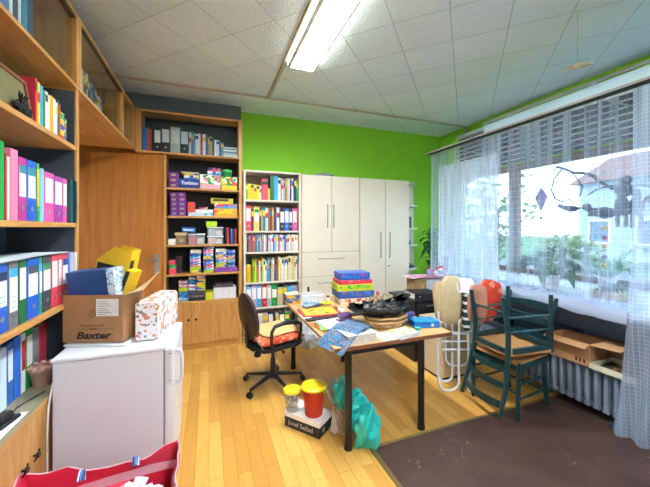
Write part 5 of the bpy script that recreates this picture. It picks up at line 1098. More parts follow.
jb = thing('glue_bottle', 'amber bottle with red cap right of the board game pile front', 'bottle', (1.70, 2.93, TT)); MB().lathe([(.026, 0), (.03, .01), (.03, .09), (.014, .12), (.014, .13)], n=18).build('body', mat('#c8863a', .3), jb, smooth=True); MB().lathe([(.016, .13), (.016, .158), (.01, .165)], n=14).build('cap', mat('#d02a2a', .4), jb, smooth=True)
mk = thing('marker_pen', 'dark marker standing at the rear left of the table behind the clear tub', 'pen', (1.10, 3.50, TT)); MB().lathe([(.012, 0), (.012, .11)], n=12).build('barrel', mat('#2c3036', .4), mk, smooth=True); MB().lathe([(.013, .11), (.013, .15), (.008, .155)], n=12).build('cap', BLACK, mk, smooth=True)
fg = thing('toy_figure', 'tiny black and white toy figure left of the board game pile', 'toy', (1.27, 3.30, TT)); MB().ball((0, 0, .03), .022, .02, .03, 12, 8).build('body', PAPER, fg, smooth=True); MB().ball((0, 0, .07), .017, .017, .016, 12, 8).build('head', BLACK, fg, smooth=True)
cloth('plastic_bag', 'pale crumpled tissue on the table between bottle and picture book', 'tissue', (1.24, 2.86 + .02, TT), (.03, .03), .02, '#e8e4e8', 12)
# ---------------------------------------------------------------- floor things under the table
sb = thing('shoe_box', 'black shoe box with white lid and lettering under the toy buckets', 'shoe box', (.755, 2.40, 0), R(-51))
B(-.165, .165, -.10, .10, 0, .085).build('tray', mat('#1d1d20', .5), sb, bevel=.002); B(-.168, .168, -.103, .103, .083, .118).build('lid', mat('#ece9e4', .5), sb, bevel=.002)
lettering('Josef Seibel', .052, mat('#c8c2bc', .6), sb, (-.01, -.1015, .043), name='box_lettering')
lettering('f8', .05, mat('#c8c2bc', .6), sb, (.1665, -.04, .04), rot=(R(90), 0, R(90)), name='side_lettering')
def bucket(name, label, loc, r, h, m, contents, lid, seed):
    o = thing(name, label, 'bucket', loc)
    MB().lathe([(r * .74, 0), (r, h), (r * .97, h), (r * .72, .004)], n=32).build('tub', m, o, smooth=True)
    c = MB(); q = random.Random(seed)
    for _ in range(46):
        a = q.uniform(0, 6.28); zz = q.uniform(.02, h * .86); rr = q.uniform(.2, .8) * r * (.74 + .26 * zz / h); c.ball((rr * math.cos(a), rr * math.sin(a), zz), q.uniform(.010, .018), n=7, k=5)
    c.build('toy_bricks', contents, o, smooth=True)
    MB().lathe([(r * 1.02, h - .004), (r * 1.10, h + .001), (r * 1.10, h + .012), (r * .98, h + .022), (r * .6, h + .022), (r * .5, h + .012), (0.001, h + .012)], n=36).build('lid', mat(lid, .35), o, smooth=True); return o
o = bucket('toy_bucket', 'transparent red bucket with yellow lid on the shoe box', (.785, 2.355, .1185), .094, .21, see_through('red_plastic', '#e8452a', .55, .3, True), printed(['#e85a3a', '#f08a5a', '#d8402a', '#f0a080'], 30, .5), '#f0d21e', 3)
MB().tube([(.095 * math.cos(t / 8 * 2.2 - .9), .095 * math.sin(t / 8 * 2.2 - .9), .185 + .0 * t) for t in range(9)], .007, 8).build('handle', mat('#5fd02a', .4), o, smooth=True)
bucket('toy_bucket', 'smaller clear bucket with yellow lid behind the red bucket', (.635, 2.46, .1185), .066, .155, see_through('thin_clear_plastic', '#e6edf0', .18, .2, True), printed(['#5f7a4a', '#d8d4c8', '#4a5a78', '#c8b888'], 60, .5), '#ecd02a', 8)
# teal bag
def crump(name, label, cat, loc, lobes, m, rz=0):
    mb = MB()
    for k, (c, r) in enumerate(lobes):
        b_ = MB(); b_.ball(c, r[0], r[1], r[2], 72, 44, wob=.38, seed=k + 2, ws=4)
        for i, p in enumerate(b_.v):
            q1 = noise.noise(p * 9 + Vector((k, 0, 0))); q2 = abs(noise.noise(Vector((p.x * 11, p.y * 11, p.z * 6)) + Vector((k * 3, 1, 0)))); d = (p - Vector(c)).normalized()
            p = p + d * (.022 * q1 - .016 * q2); b_.v[i] = Vector((p.x, p.y, max(.001, p.z)))
        mb.add(b_.v, b_.f)
    o = mb.build(name, m, smooth=True, loc=loc, rot=(0, 0, rz)); return tag(o, label, cat)
crump('plastic_bag', 'crumpled turquoise plastic bag on the floor behind the table leg', 'bag', (0, 0, 0), (((1.085, 2.03, .14), (.10, .095, .16)), ((1.05, 2.13, .24), (.09, .08, .11)), ((.985, 2.22, .31), (.09, .07, .11))), mat('#1fb8b0', .28, var=.12, coat=.2))
crump('plastic_bag', 'thin pale plastic bag beside the turquoise bag', 'bag', (0, 0, 0), (((.965, 2.36, .27), (.05, .045, .10)),), see_through('thin_film', '#cfe0e2', .55, .3, True))
rp = MB()
for k in range(3):
    for st_ in range(2):
        pts = []
        for t in range(40):
            w_ = t / 39; c = Vector((.90 + .04 * k + .035 * math.sin(w_ * 3.1 + k) , 2.33 - .025 * k - .11 * w_, .30 - .262 * w_)); a = w_ * 26 + st_ * math.pi
            pts.append(c + Vector((.013 * math.cos(a), .013 * math.sin(a), .004 * math.sin(a))))
        rp.tube(pts, .016, 8)
tag(rp.build('knitted_rope', mat('#b8a894', .95, var=.12, scale=30), smooth=True), 'thick beige twisted rope bundle between shoe box and turquoise bag', 'rope')
crump('paper_bag', 'white crumpled paper bag on the floor beyond the table', 'bag', (0, 0, 0), (((1.20, 3.98, .17), (.09, .09, .17)), ((1.28, 3.93, .10), (.08, .07, .11))), mat('#e4e6ea', .7, var=.04))
# ---------------------------------------------------------------- dark desk behind the table
dk = thing('desk', 'black desk behind the table piled with folders and a box', 'desk', (0, 0, 0))
B(2.27, 3.15, 3.05, 3.62, .715, .74).build('desktop', mat('#1c1e26', .35), dk, bevel=.003); B(2.30, 2.72, 3.08, 3.56, .02, .715).build('drawer_unit', mat('#16171e', .4), dk, bevel=.003)
for z in (.04, .27, .50): d_ = B(2.31, 2.71, 3.065, 3.08, z, z + .21).build('drawer', mat('#1b1d26', .35), dk, bevel=.003); B(2.45, 2.57, 3.055, 3.065, z + .16, z + .17).build('handle', STEEL, d_)
B(2.30, 2.72, 3.10, 3.54, 0, .02).build('plinth', BLACK, dk); B(3.10, 3.13, 3.08, 3.60, 0, .715).build('side_panel', mat('#1c1e26', .4), dk)
cp = thing('drawer_cabinet', 'low cream drawer cabinet between the table and the garden chair', 'cabinet', (0, 0, 0))
B(2.27, 2.62, 2.60, 2.98, .03, .60).build('carcass', mat('#d8c29a', .5, var=.03), cp, bevel=.003); B(2.28, 2.61, 2.585, 2.60, .04, .30).build('drawer', mat('#d2ba8e', .5), cp, bevel=.002); B(2.28, 2.61, 2.585, 2.60, .31, .59).build('drawer', mat('#d2ba8e', .5), cp, bevel=.002); B(2.29, 2.6, 2.62, 2.96, 0, .03).build('plinth', BLACK, cp)
o = binder(.07, .32, .29, '#22242b', 'black lever file lying flat on the black desk', (2.50, 3.12, .776), 0, None, None, None, True); o.rotation_euler = (Matrix.Rotation(R(-10), 3, 'Z') @ Matrix.Rotation(R(90), 3, 'Y')).to_euler(); o.location = (2.30, 3.09, .777)
o = pack('folder', 'folder', 'blue and white folder lying right of the black lever file', 2.64, 2.98, 3.07, 3.30, .742, .775, '#6f8fb8', None, ['#7f9fc8', '#e8ecf0', '#7f9fc8'])
cbx = thing('cardboard_box', 'cardboard and clear plastic box of papers on the black desk', 'box', (2.66, 3.42, .742), R(-6))
B(-.17, .0, -.10, .10, 0, .20).build('carton', mat('#b08a5e', .8), cbx, bevel=.002); B(.002, .20, -.10, .10, 0, .19).build('clear_part', see_through('milky_plastic', '#d8dade', .75, .3, True), cbx)
B(-.08, -.03, -.1015, -.10, .05, .13).build('label_panel', mat('#d8a85a', .7), cbx)
for k, (c, t) in enumerate((('#e8b0c0', 'pink paper sheet'), ('#f2f0ea', 'white paper sheet'), ('#d89ab0', 'rose paper sheet'))):
    m = MB(); m.sheet(lambda u, v: (2.44 + .46 * u + .02 * k, 3.31 + .25 * v - .01 * k, .948 + .008 * k + .004 * math.sin(u * 6)), 6, 3, .0015); tag(m.build('paper_sheet', mat(c, .7), smooth=True), t + ' on top of the box on the black desk', 'paper')
pm_ = thing('mug', 'small lilac mug on the paper pile of the black desk', 'mug', (2.78, 3.42, .97)); MB().lathe([(.03, 0), (.033, .07), (.028, .07), (.026, .006)], n=18).build('body', mat('#a894c8', .4), pm_, smooth=True); MB().tube([(.033, 0, .055), (.052, 0, .05), (.052, 0, .025), (.031, 0, .02)], .005, 6).build('handle', mat('#a894c8', .4), pm_, smooth=True)
hp2 = thing('headphones', 'red and white child headphones on the papers at the right of the desk', 'headphones', (2.93, 3.36, .975), R(-15))
MB().tube([(.075 * math.cos(t * math.pi / 12), 0, .03 + .075 * math.sin(t * math.pi / 12)) for t in range(13)], .012, 8).build('headband', mat('#d0383e', .4), hp2, smooth=True)
for sx in (-.075, .075): MB().ball((sx, 0, .025), .02, .03, .03, 12, 8).build('ear_cup', mat('#e8e0e0', .5), hp2, smooth=True)
B(-.15, .15, -.08, .08, -.235, -.01).build('storage_carton_stub', PAPER, hp2) if False else None
pack('cardboard_box', 'box', 'plain white carton under the red headphones on the desk', 2.89, 3.08, 3.31, 3.45, .742, .968, '#dfe0e6')
# ---------------------------------------------------------------- white tubular garden chair and cushions
gc = thing('garden_chair', 'white tubular folding garden chair leaning beside the green chairs', 'chair', (2.27, 2.42, 0), R(-20))
TW = mat('#d6dde6', .3)
def uloop(x0, x1, z0, z1, y, r=.011, rake=0.0):
    rr = min(.09, (x1 - x0) / 2)
    pts = [(x0, y + rake * (z1 - z0), z1), (x0, y + rake * .5 * (z1 - z0), (z0 + z1) / 2)] + [(x0 + rr - rr * math.cos(a), y, z0 + rr - rr * math.sin(a)) for a in [i * math.pi / 12 for i in range(7)]] + [(x1 - rr + rr * math.sin(a), y, z0 + rr - rr * math.cos(a)) for a in [i * math.pi / 12 for i in range(7)]] + [(x1, y + rake * .5 * (z1 - z0), (z0 + z1) / 2), (x1, y + rake * (z1 - z0), z1)]
    return MB().tube(pts, r, 8)
uloop(-.17, .03, .012, .78, -.03).build('leg_frame', TW, gc, smooth=True); uloop(-.14, .0, .06, .72, .05).build('leg_frame', TW, gc, smooth=True); uloop(-.05, .19, .20, 1.02, .09, rake=.0).build('back_frame', TW, gc, smooth=True)
MB().tube([(.115, -.06, .02), (.115, -.055, .5), (.09, -.03, 1.02)], .013).tube([(.19, .03, .02), (.19, .03, .9)], .011).build('front_tube', TW, gc, smooth=True)
B(-.13, .17, -.02, .02, .55, .57).build('seat_bar', TW, gc, bevel=.004)
for z in (.40, .48, .56): MB().tube([(-.12, .0, z), (.19, -.0, z)], .009).build('cross_tube', TW, gc, smooth=True)
gx = (2.32, 2.38)
def pad(label, cx, cy, z, rx, ry, rz_, m, rot, seed=0, nm='chair_cushion'):
    b_ = sup(0, 0, 0, rx * 1.22, rz_ * 1.2, ry * 1.1, 30, 12, wob=.12, seed=seed)   # stands upright: rx wide, ry thick-> swapped below
    return tag(b_.build(nm, m, smooth=True, loc=(cx, cy, z), rot=rot), label, 'cushion')
pad('tall beige padded chair cushion hung over the garden chair', 2.205, 2.41, .90, .075, .215, .040, mat('#c9b48a', .9, var=.06), (0, R(3), R(-20)), 1)
pad('second beige cushion edge behind the tall beige one', 2.165, 2.50, .87, .05, .18, .03, mat('#c2aa7e', .9, var=.06), (0, R(-4), R(-20)), 2)
pad('small rolled tan cushion right of the tall beige cushion', 2.28, 2.40, .86, .03, .15, .03, mat('#b8a078', .9, var=.06), (0, R(2), R(-20)), 3)
m = MB(); m.sheet(lambda u, v: (2.235 + .17 * u, 2.40 - .06 * u - .06 * v + .01 * math.sin(u * 9), 1.125 - .03 * u - .14 * v * v + .008 * math.sin(u * 14 + v * 3)), 14, 8, .006); tag(m.build('towel', mat('#dbe2ea', .9), smooth=True), 'pale bluish towel draped over the beige cushions', 'towel')
pad('black and white striped cushion between tan cushion and pink one', 2.335, 2.33, .79, .03, .17, .025, stripes(['#e9ebe6', '#12332e', '#12332e'], 'Z', .075, .9), (0, R(2), R(-20)), 4)
TUF = mat('#b47a62', .85, var=.1, scale=12)
pad('pinkish tan tufted cushion between striped and orange cushions', 2.405, 2.28, .875, .075, .165, .035, TUF, (0, R(4), R(-20)), 5)
for k, (x, z) in enumerate(((2.415, .93), (2.41, .85))): tag(MB().ball((0, 0, 0), .007).build('cushion_button', mat('#8a5040', .8), smooth=True, loc=(x - .012, 2.245, z)), 'tufting button on the pinkish tan cushion, %s one' % ['upper', 'lower'][k], 'button')
pad('orange-red cushion with pale woven band at the inverted green chair', 2.635, 2.36, .87, .095, .19, .035, printed(['#c93a22', '#cc3c24', '#c23520', '#d04a2c', '#c93a22', '#dd8a72', '#c93a22'], 22, .9), (0, R(14), R(-20)), 6)
m = MB(); m.sheet(lambda u, v: (.0 + .05 * (u - .5) + .02 * v, -.002 - .036 * math.cos((v - .5) * 1.6), -.15 + .31 * v), 4, 12, .002)
bd = m.build('cushion_band', printed(['#eab5a4', '#e0705a', '#f0c8b8'], 60, .9), smooth=True); bd.parent = [o for o in bpy.data.objects if o.get('label', '').startswith('orange-red cushion')][0]
# ---------------------------------------------------------------- green ladder-back chairs
GRN = mat('#0b363a', .32, var=.12, scale=14, coat=.2); RUSH = printed(['#c08a52', '#b07a44', '#caa068', '#9a6838'], 90, .9, kind='noise', thin=1)
def green_chair(label, loc, rot):
    o = thing('ladderback_chair', label, 'chair', loc, rot=rot)
    W, D, SH = .215, .215, .48
    for s_ in (-1, 1):
        MB().tube([(s_ * (W - .04), D + .045, 0), (s_ * (W - .035), D - .005, SH * .6), (s_ * (W - .03), D, SH + .02), (s_ * (W - .01), D + .045, .73), (s_ * W, D + .115, .96)], [.018, .021, .022, .020, .016], 8, flat=1.0).build('back_post', GRN, o, smooth=True)
        MB().tube([(s_ * W, -D, 0), (s_ * W, -D, SH * .5), (s_ * W, -D, SH + .005)], [.017, .020, .021], 8).build('front_leg', GRN, o, smooth=True)
        MB().tube([(s_ * W, -D, .17), (s_ * (W - .02), D + .01, .17)], .010).tube([(s_ * W, -D, .29), (s_ * (W - .02), D, .29)], .010).build('side_rung', GRN, o, smooth=True)
        B(s_ * W - .012, s_ * W + .012, -D + .02, D - .02, SH - .065, SH - .018).build('seat_rail', GRN, o, bevel=.004)
    B(-W + .02, W - .02, -D - .012, -D + .012, SH - .07, SH - .018).build('seat_rail', GRN, o, bevel=.004); B(-W + .04, W - .04, D - .012, D + .012, SH - .05, SH - .008).build('seat_rail', GRN, o, bevel=.004)
    MB().tube([(-W, -D, .22), (W, -D, .22)], .010).build('cross_rung', GRN, o, smooth=True); MB().tube([(-W + .02, D, .14), (W - .02, D, .14)], .010).build('cross_rung', GRN, o, smooth=True)
    m = MB()
    for k in range(26):
        t = -D - .012 + (2 * D + .012) * k / 25; q = 1 - .06 * (k / 25)
        m.tube([((-W + .002) * q, t, SH - .005), (-W * .5 * q, t, SH + .008), (0, t, SH + .004), (W * .5 * q, t, SH + .008), ((W - .002) * q, t, SH - .005)], .009, 6)
    m.tube([(-W - .004, -D - .016, SH - .006), (W + .004, -D - .016, SH - .006)], .013, 8).tube([(-W - .004, -D - .01, SH - .006), (-W + .02, D - .01, SH - .006)], .013, 8).tube([(W + .004, -D - .01, SH - .006), (W - .02, D - .01, SH - .006)], .013, 8)
    m.build('rush_seat', RUSH, o, smooth=True)
    for z, hh in ((.575, .042), (.70, .045), (.84, .055)):
        f = lambda zz: D + (.0 if zz < .47 else (.045 * (zz - .47) / .25 if zz < .72 else .045 + .07 * (zz - .72) / .23))
        m = MB(); m.sheet(lambda u, v: (-W + .015 + (2 * W - .03) * u, f(z) + .035 * math.sin(u * math.pi) - .006, z + hh * v + .008 * math.sin(u * math.pi) * v), 12, 2, .012); m.build('back_slat', GRN, o, smooth=True)
    return o
CA = R(-90 + 5)
green_chair('upright dark green ladder-back chair with rush seat by the radiator', (2.59, 2.075, .004), (0, 0, CA))
q_ = Matrix.Rotation(CA - R(9), 4, 'Z') @ Matrix.Rotation(R(180), 4, 'X')
green_chair('dark green ladder-back chair turned upside down on the upright one', (2.53, 2.03, 1.03), tuple(q_.to_euler()))
# ---------------------------------------------------------------- under the window bench
b1 = thing('cardboard_box', 'open cardboard box with raised flap under the window bench', 'box', (3.10, 1.83, .437), R(3))
W, D, Hh = .13, .17, .185
w = MB(); w.box(-W, W, -D, -D + .004, 0, Hh).box(-W, W, D - .004, D, 0, Hh).box(-W, -W + .004, -D + .004, D - .004, 0, Hh).box(W - .004, W, -D + .004, D - .004, 0, Hh).box(-W + .004, W - .004, -D + .004, D - .004, 0, .004); w.build('carton', mat('#b98a5c', .8), b1)
m = MB(); m.sheet(lambda u, v: (-W + 2 * W * v, -D - .20 * u, Hh - .0 + .01 * u), 2, 2, .004); m.build('flap', mat('#c89a6a', .8), b1)
m = MB(); m.sheet(lambda u, v: (-W - .07 * u, -D + 2 * D * v, Hh - .03 * u), 2, 2, .004); m.build('flap', mat('#b98a5c', .8), b1)
m = MB(); [m.box(-W - .0015, -W - .0003, -D + .03 + k * .03, -D + .045 + k * .03, .02, .05) for k in range(3)]; m.build('printed_symbol', mat('#3a2a20', .7), b1)
t1 = thing('tray', 'shallow cream wooden tray on the radiator under the window bench', 'tray', (3.11, 1.535, .437), 0)
w = MB(); w.box(-.14, .14, -.175, .10, 0, .006); w.build('base', mat('#4a4238', .8), t1)
for i, q_ in enumerate(((-.15, -.14, -.185, .11), (.14, .15, -.185, .11), (-.14, .14, -.185, -.175), (-.14, .14, .10, .11))): B(q_[0], q_[1], q_[2], q_[3], 0, .045).build('rim', mat('#cdc9a8', .6), t1)
m = MB(); q = random.Random(2); [m.ball((q.uniform(-.12, .12), q.uniform(-.16, .0), .018), .012, n=7, k=5) for _ in range(60)]; m.build('contents', mat('#7a5236', .9, var=.3), t1)
tag(B(-.10, .12, -.30, .30, 0, .14).build('storage_box', mat('#34506e', .6), bevel=.006, loc=(3.40, 2.3, .441)), 'dark blue storage box on the board behind the radiator', 'box')
tag(B(-.10, .12, -.22, .22, 0, .12).build('storage_box', mat('#a07a58', .8), bevel=.003, loc=(3.42, 1.72, .441)), 'brown flat carton on the board behind the open box', 'box')
dp = thing('power_plug', 'dark grey power plug block on the floor at the radiator end', 'plug', (3.02, 1.50, .004), R(15)); B(-.03, .03, -.03, .03, 0, .055, .85).build('body', mat('#2c3c52', .4), dp, bevel=.008, seg=2, smooth=True); MB().tube([(.03, 0, .02), (.08, -.03, .012), (.12, -.02, .02), (.14, .0, .10)], .004, 6).build('cord', mat('#dfe2e6', .5), dp, smooth=True)
# ---------------------------------------------------------------- plants
def leaf(mb, p, d, L, w, droop=.5, n=6, fold=.25, mi=0):
    p = Vector(p); d = Vector(d).normalized(); side = d.cross(Vector((0, 0, 1))); side = side.normalized() if side.length > .01 else Vector((1, 0, 0)); up = side.cross(d)
    vs = []; fs = []
    for i in range(n + 1):
        t = i / n; c = p + d * L * t * (1 - .15 * droop * t) - Vector((0, 0, 1)) * L * droop * t * t * .6
        ww = w * math.sin(math.pi * min(1, t * .93 + .06)) ** .8
        vs += [c + side * ww + up * ww * fold, c, c - side * ww + up * ww * fold]
    for i in range(n): a = i * 3; fs += [(a, a + 3, a + 4, a + 1), (a + 1, a + 4, a + 5, a + 2)]
    mb.mat(mi).add(vs, fs)
LG = mat('#1f4f24', .35, var=.35, scale=6); LG2 = mat('#4a8a3a', .4, var=.3, scale=8); LD = mat('#184a33', .35, var=.2, scale=8)
def plant(name, label, loc, pot, nleaf, L, w, hgt, m, seed, stem=.004, spread=1.0, potm=None):
    o = thing(name, label, 'plant', loc); q = random.Random(seed); r, ph = pot
    MB().lathe([(r * .75, 0), (r, ph), (r * .94, ph), (r * .90, ph * .9), (0.001, ph * .9)], n=26).build('pot', potm or mat('#e6e6ea', .5), o, smooth=True)
    s_ = MB(); l_ = MB()
    for i in range(nleaf):
        a = 2.4 * i + q.uniform(-.3, .3); el = q.uniform(.25, 1.2); st = hgt * q.uniform(.45, 1.0); rr = st * math.cos(el) * spread; top = Vector((rr * math.cos(a), rr * math.sin(a), ph * .9 + st * math.sin(el) + .03))
        s_.tube([(0.01 * math.cos(a), .01 * math.sin(a), ph * .88), (rr * .5 * math.cos(a), rr * .5 * math.sin(a), ph * .9 + st * math.sin(el) * .65), top], stem, 5)
        leaf(l_, top, (math.cos(a), math.sin(a), q.uniform(-.1, .5)), L * q.uniform(.75, 1.15), w * q.uniform(.8, 1.1), q.uniform(.5, 1.3))
    s_.build('stems', LG2, o, smooth=True); l_.build('leaves', m, o, smooth=True); return o
ZB = .957
plant('peace_lily', 'big leafy green plant in a white pot on the window bench', (3.36, 2.22, ZB), (.085, .16), 36, .27, .05, .30, LG, 3, spread=1.0)
plant('peace_lily', 'leafy plant behind the lace, right of the white potted plant', (3.86, 1.98, ZB), (.08, .14), 20, .22, .045, .34, LG2, 13, spread=1.2)
p3 = plant('spider_plant', 'small grassy plant in a square cane pot on the window bench', (3.40, 1.70, ZB), (.05, .07), 46, .16, .007, .07, LG, 5, stem=.002)
bx_ = MB(); bx_.box(-.11, .11, -.12, .12, 0, .085, 1.08); tag(bx_.build('plant_basket', stripes(['#c8b48c', '#b8a27a'], 'Z', .02, .8), p3, bevel=.004), None, None)
# broad leaved plant on a stand in the corner by the green wall
ps = thing('plant_stand', 'small wooden plant stand in the corner beside the cream end shelf', 'stand', (3.72, 4.52, 0))
MB().lathe([(.14, .72), (.14, .745)], n=24).build('top', CREAM, ps); [MB().tube([(.1 * math.cos(a), .1 * math.sin(a), 0), (.09 * math.cos(a), .09 * math.sin(a), .72)], .012).build('leg', CREAM, ps, smooth=True) for a in (.5, 2.6, 4.7)]
rbp = thing('rubber_plant', 'dark green broad leaved plant against the green wall by the curtain', 'plant', (3.72, 4.52, .746))
MB().lathe([(.07, 0), (.095, .15), (.088, .15), (.08, .13), (.001, .13)], n=24).build('pot', mat('#b0704a', .7), rbp, smooth=True)
s_ = MB(); s_.tube([(0, 0, .12), (-.02, .01, .45), (-.05, 0, .85)], [.012, .01, .007], 8).build('stem', mat('#4a5a34', .7), rbp, smooth=True)
l_ = MB(); q = random.Random(6)
for i in range(26):
    a = i * 2.2 + q.uniform(-.3, .3); z = .22 + .62 * (i / 26); leaf(l_, (-.03, 0, z), (math.cos(a), math.sin(a) * .7, .45), q.uniform(.20, .30), .055, 1.1)
l_.build('leaves', LD, rbp, smooth=True)
# twiggy decorated plant at the left window part
tg = thing('decorated_twigs', 'bare twigs in a vase with hanging ornaments behind the lace at left', 'plant', (3.55, 3.05, ZB))
MB().lathe([(.04, 0), (.05, .08), (.035, .16), (.045, .19), (.04, .19), (.03, .15)], n=20).build('vase', mat('#c9d2dc', .4), tg, smooth=True)
s_ = MB(); q = random.Random(9); l_ = MB()
for i in range(12):
    a = q.uniform(0, 6.28); e = q.uniform(.08, .34); hh = q.uniform(.5, 1.0); pts = [(0, 0, .15)] + [(e * t / 4 * math.cos(a) + q.uniform(-.02, .02), e * t / 4 * math.sin(a) * 1.3 + q.uniform(-.02, .02), .15 + hh * t / 4) for t in range(1, 5)]
    s_.tube(pts, [.006, .005, .004, .003, .002], 5)
    for p in pts[2:]:
        for _ in range(2): leaf(l_, p, (q.uniform(-1, 1), q.uniform(-1, 1), q.uniform(-.3, .6)), q.uniform(.05, .09), .014, .6, 4)
s_.build('twigs', mat('#7a6a58', .8), tg, smooth=True); l_.build('leaves', LG2, tg, smooth=True)
for k, (y, z, c) in enumerate(((3.18, 1.62, '#d8344a'), (2.92, 1.45, '#e0a03a'), (3.30, 1.95, '#c8465a'), (3.02, 2.02, '#e8c85a'), (2.80, 1.82, '#3a8a4a'))):
    o = thing('hanging_bauble', '%s bauble on a thread at the left window part' % ['red lower', 'orange', 'dull red upper', 'yellow', 'green'][k], 'ornament', (3.75, y, z)); MB().ball((0, 0, 0), .025, n=14, k=10).build('ball', mat(c, .3), o, smooth=True); MB().tube([(0, 0, .024), (0, 0, 2.52 - z)], .0012, 4).build('thread', mat('#8f8f8f', .6), o)
# ---------------------------------------------------------------- hanging ornaments in the window
dm = thing('paper_diamond', 'purple diamond shaped hanging ornament in the window', 'ornament', (3.55, 2.45, 1.92))
m = MB(); ring = [(.075 * math.cos(a), .075 * math.sin(a), .03) for a in (0, 1.57, 3.14, 4.71)]; m.add([(0, 0, .15)] + ring + [(0, 0, -.14)], [(0, 1, 2), (0, 2, 3), (0, 3, 4), (0, 4, 1), (5, 2, 1), (5, 3, 2), (5, 4, 3), (5, 1, 4)]); m.build('body', mat('#6a3a9a', .5), dm)
MB().tube([(0, 0, .15), (0, 0, .60)], .0015, 4).build('thread', mat('#777777', .6), dm); MB().tube([(0, 0, -.14), (0, 0, -.19)], .0015, 4).ball((0, 0, -.205), .018).build('bead', mat('#5a4a8a', .4), dm, smooth=True)
br = thing('hanging_branch', 'long crooked dark branch hung across the window', 'branch', (0, 0, 0)); BRK = mat('#2e2838', .8, var=.15)
MB().tube([(3.55, 2.28, 2.27), (3.54, 2.18, 2.22), (3.52, 2.10, 2.17), (3.52, 2.0, 2.15), (3.51, 1.92, 2.11), (3.5, 1.84, 2.03), (3.49, 1.76, 1.965), (3.48, 1.68, 1.93)], [.010, .013, .012, .014, .015, .015, .012, .006], 8).build('main_stem', BRK, br, smooth=True)
MB().tube([(3.55, 2.22, 2.24), (3.54, 2.30, 2.14), (3.54, 2.33, 2.02), (3.54, 2.29, 1.92), (3.54, 2.22, 1.88), (3.53, 2.14, 1.90), (3.53, 2.09, 1.84)], [.008, .007, .008, .009, .008, .007, .005], 6).build('side_branch', BRK, br, smooth=True)
MB().tube([(3.54, 2.12, 2.18), (3.53, 2.02, 2.02), (3.53, 2.04, 1.93), (3.53, 2.10, 1.90)], [.006, .006, .005, .004], 6).build('side_branch', BRK, br, smooth=True)
MB().tube([(3.55, 2.22, 2.24), (3.55, 2.42, 2.28), (3.55, 2.55, 2.22), (3.55, 2.66, 2.27)], [.007, .006, .005, .003], 6).build('side_branch', BRK, br, smooth=True)
MB().tube([(3.55, 2.2, 2.24), (3.55, 2.2, 2.6)], .0015, 4).tube([(3.5, 1.84, 2.03), (3.5, 1.84, 2.6)], .0015, 4).build('thread', mat('#777777', .6), br)
bd_ = mat('#252c3c', .6, var=.2)
def bird(label, loc, s, rz, wing=1):
    o = thing('bird_ornament', label, 'ornament', loc, rz)
    m = MB(); m.tube([(0, -.09 * s, .0), (0, -.05 * s, .0), (0, 0, 0), (0, .06 * s, .01), (0, .10 * s, .03)], [.012 * s, .035 * s, .045 * s, .03 * s, .02 * s], 12); m.ball((0, .115 * s, .045 * s), .028 * s); m.build('body', bd_, o, smooth=True)
    MB().tube([(0, .138 * s, .045 * s), (0, .17 * s, .035 * s)], [.008 * s, .001], 6).build('beak', mat('#c89a4a', .5), o, smooth=True)
    t = MB(); t.sheet(lambda u, v: (.05 * s * (v - .5) * (1 + u), -.08 * s - .08 * s * u, .01 * u), 3, 3, .004); t.build('tail', bd_, o)
    if wing:
        for sd in (-1, 1):
            w_ = MB(); w_.sheet(lambda u, v: (sd * (.02 * s + .15 * s * u), .05 * s - .10 * s * v - .04 * s * u, .02 * s + .05 * s * u * (1 - u) - .04 * s * u * u), 6, 4, .004); w_.build('wing', bd_, o, smooth=True)
    MB().tube([(0, 0, .04 * s), (0, 0, 2.52 - loc[2])], .0012, 4).build('thread', mat('#777777', .6), o); return o
bird('small dark bird ornament sitting low on the crooked branch', (3.53, 2.13, 1.80), .8, R(20), 0)
bird('dark bird ornament with spread wings below the branch tip', (3.42, 1.78, 1.74), 1.25, R(60)); bird('large dark hanging bird ornament at the right of the window', (3.35, 1.60, 1.93), 1.4, R(120)); bird('dark bird ornament partly behind the large one at right', (3.62, 1.42, 1.80), 1.1, R(40))
# soft dolls' legs under the large bird ornaments
for k, (x, y, z) in enumerate(((3.38, 1.63, 1.70), (3.38, 1.53, 1.69))):
    o = thing('cloth_doll', 'grey-blue cloth doll hanging %s under the large bird ornament' % ['left', 'right'][k], 'doll', (x, y, z))
    MB().ball((0, 0, .10), .045, .05, .075, 16, 10, wob=.2).build('torso', mat('#2f3850', .8), o, smooth=True); MB().ball((0, 0, .205), .035, .035, .04, 14, 10).build('head', mat('#4a5468', .8), o, smooth=True)
    for sd in (-.022, .022): MB().tube([(0, sd, .05), (0, sd * 1.4, -.03), (0, sd * 1.2, -.09)], [.018, .015, .017], 8).build('leg', mat('#7a6a74', .8), o, smooth=True)
    MB().tube([(0, 0, .24), (0, 0, 2.52 - z)], .0012, 4).build('thread', mat('#777777', .6), o)
mb_ = thing('paper_mobile', 'string of small yellow and red paper pieces hanging before the window', 'ornament', (3.46, 1.80, 1.62))
MB().tube([(0, 0, .9), (0, 0, -.50)], .0012, 4).build('thread', mat('#777777', .6), mb_)
for k, (z, c) in enumerate(((-.02, '#d8b04a'), (-.11, '#a8344a'), (-.19, '#d8b04a'), (-.29, '#7a4a8a'), (-.37, '#d8a04a'))):
    m = MB(); m.add([(0, 0, z + .03), (.0, .025, z), (0, 0, z - .03), (0, -.025, z), (.012, 0, z), (-.012, 0, z)], [(0, 1, 4), (1, 2, 4), (2, 3, 4), (3, 0, 4), (1, 0, 5), (2, 1, 5), (3, 2, 5), (0, 3, 5)]); m.build('paper_piece', mat(c, .7), mb_)
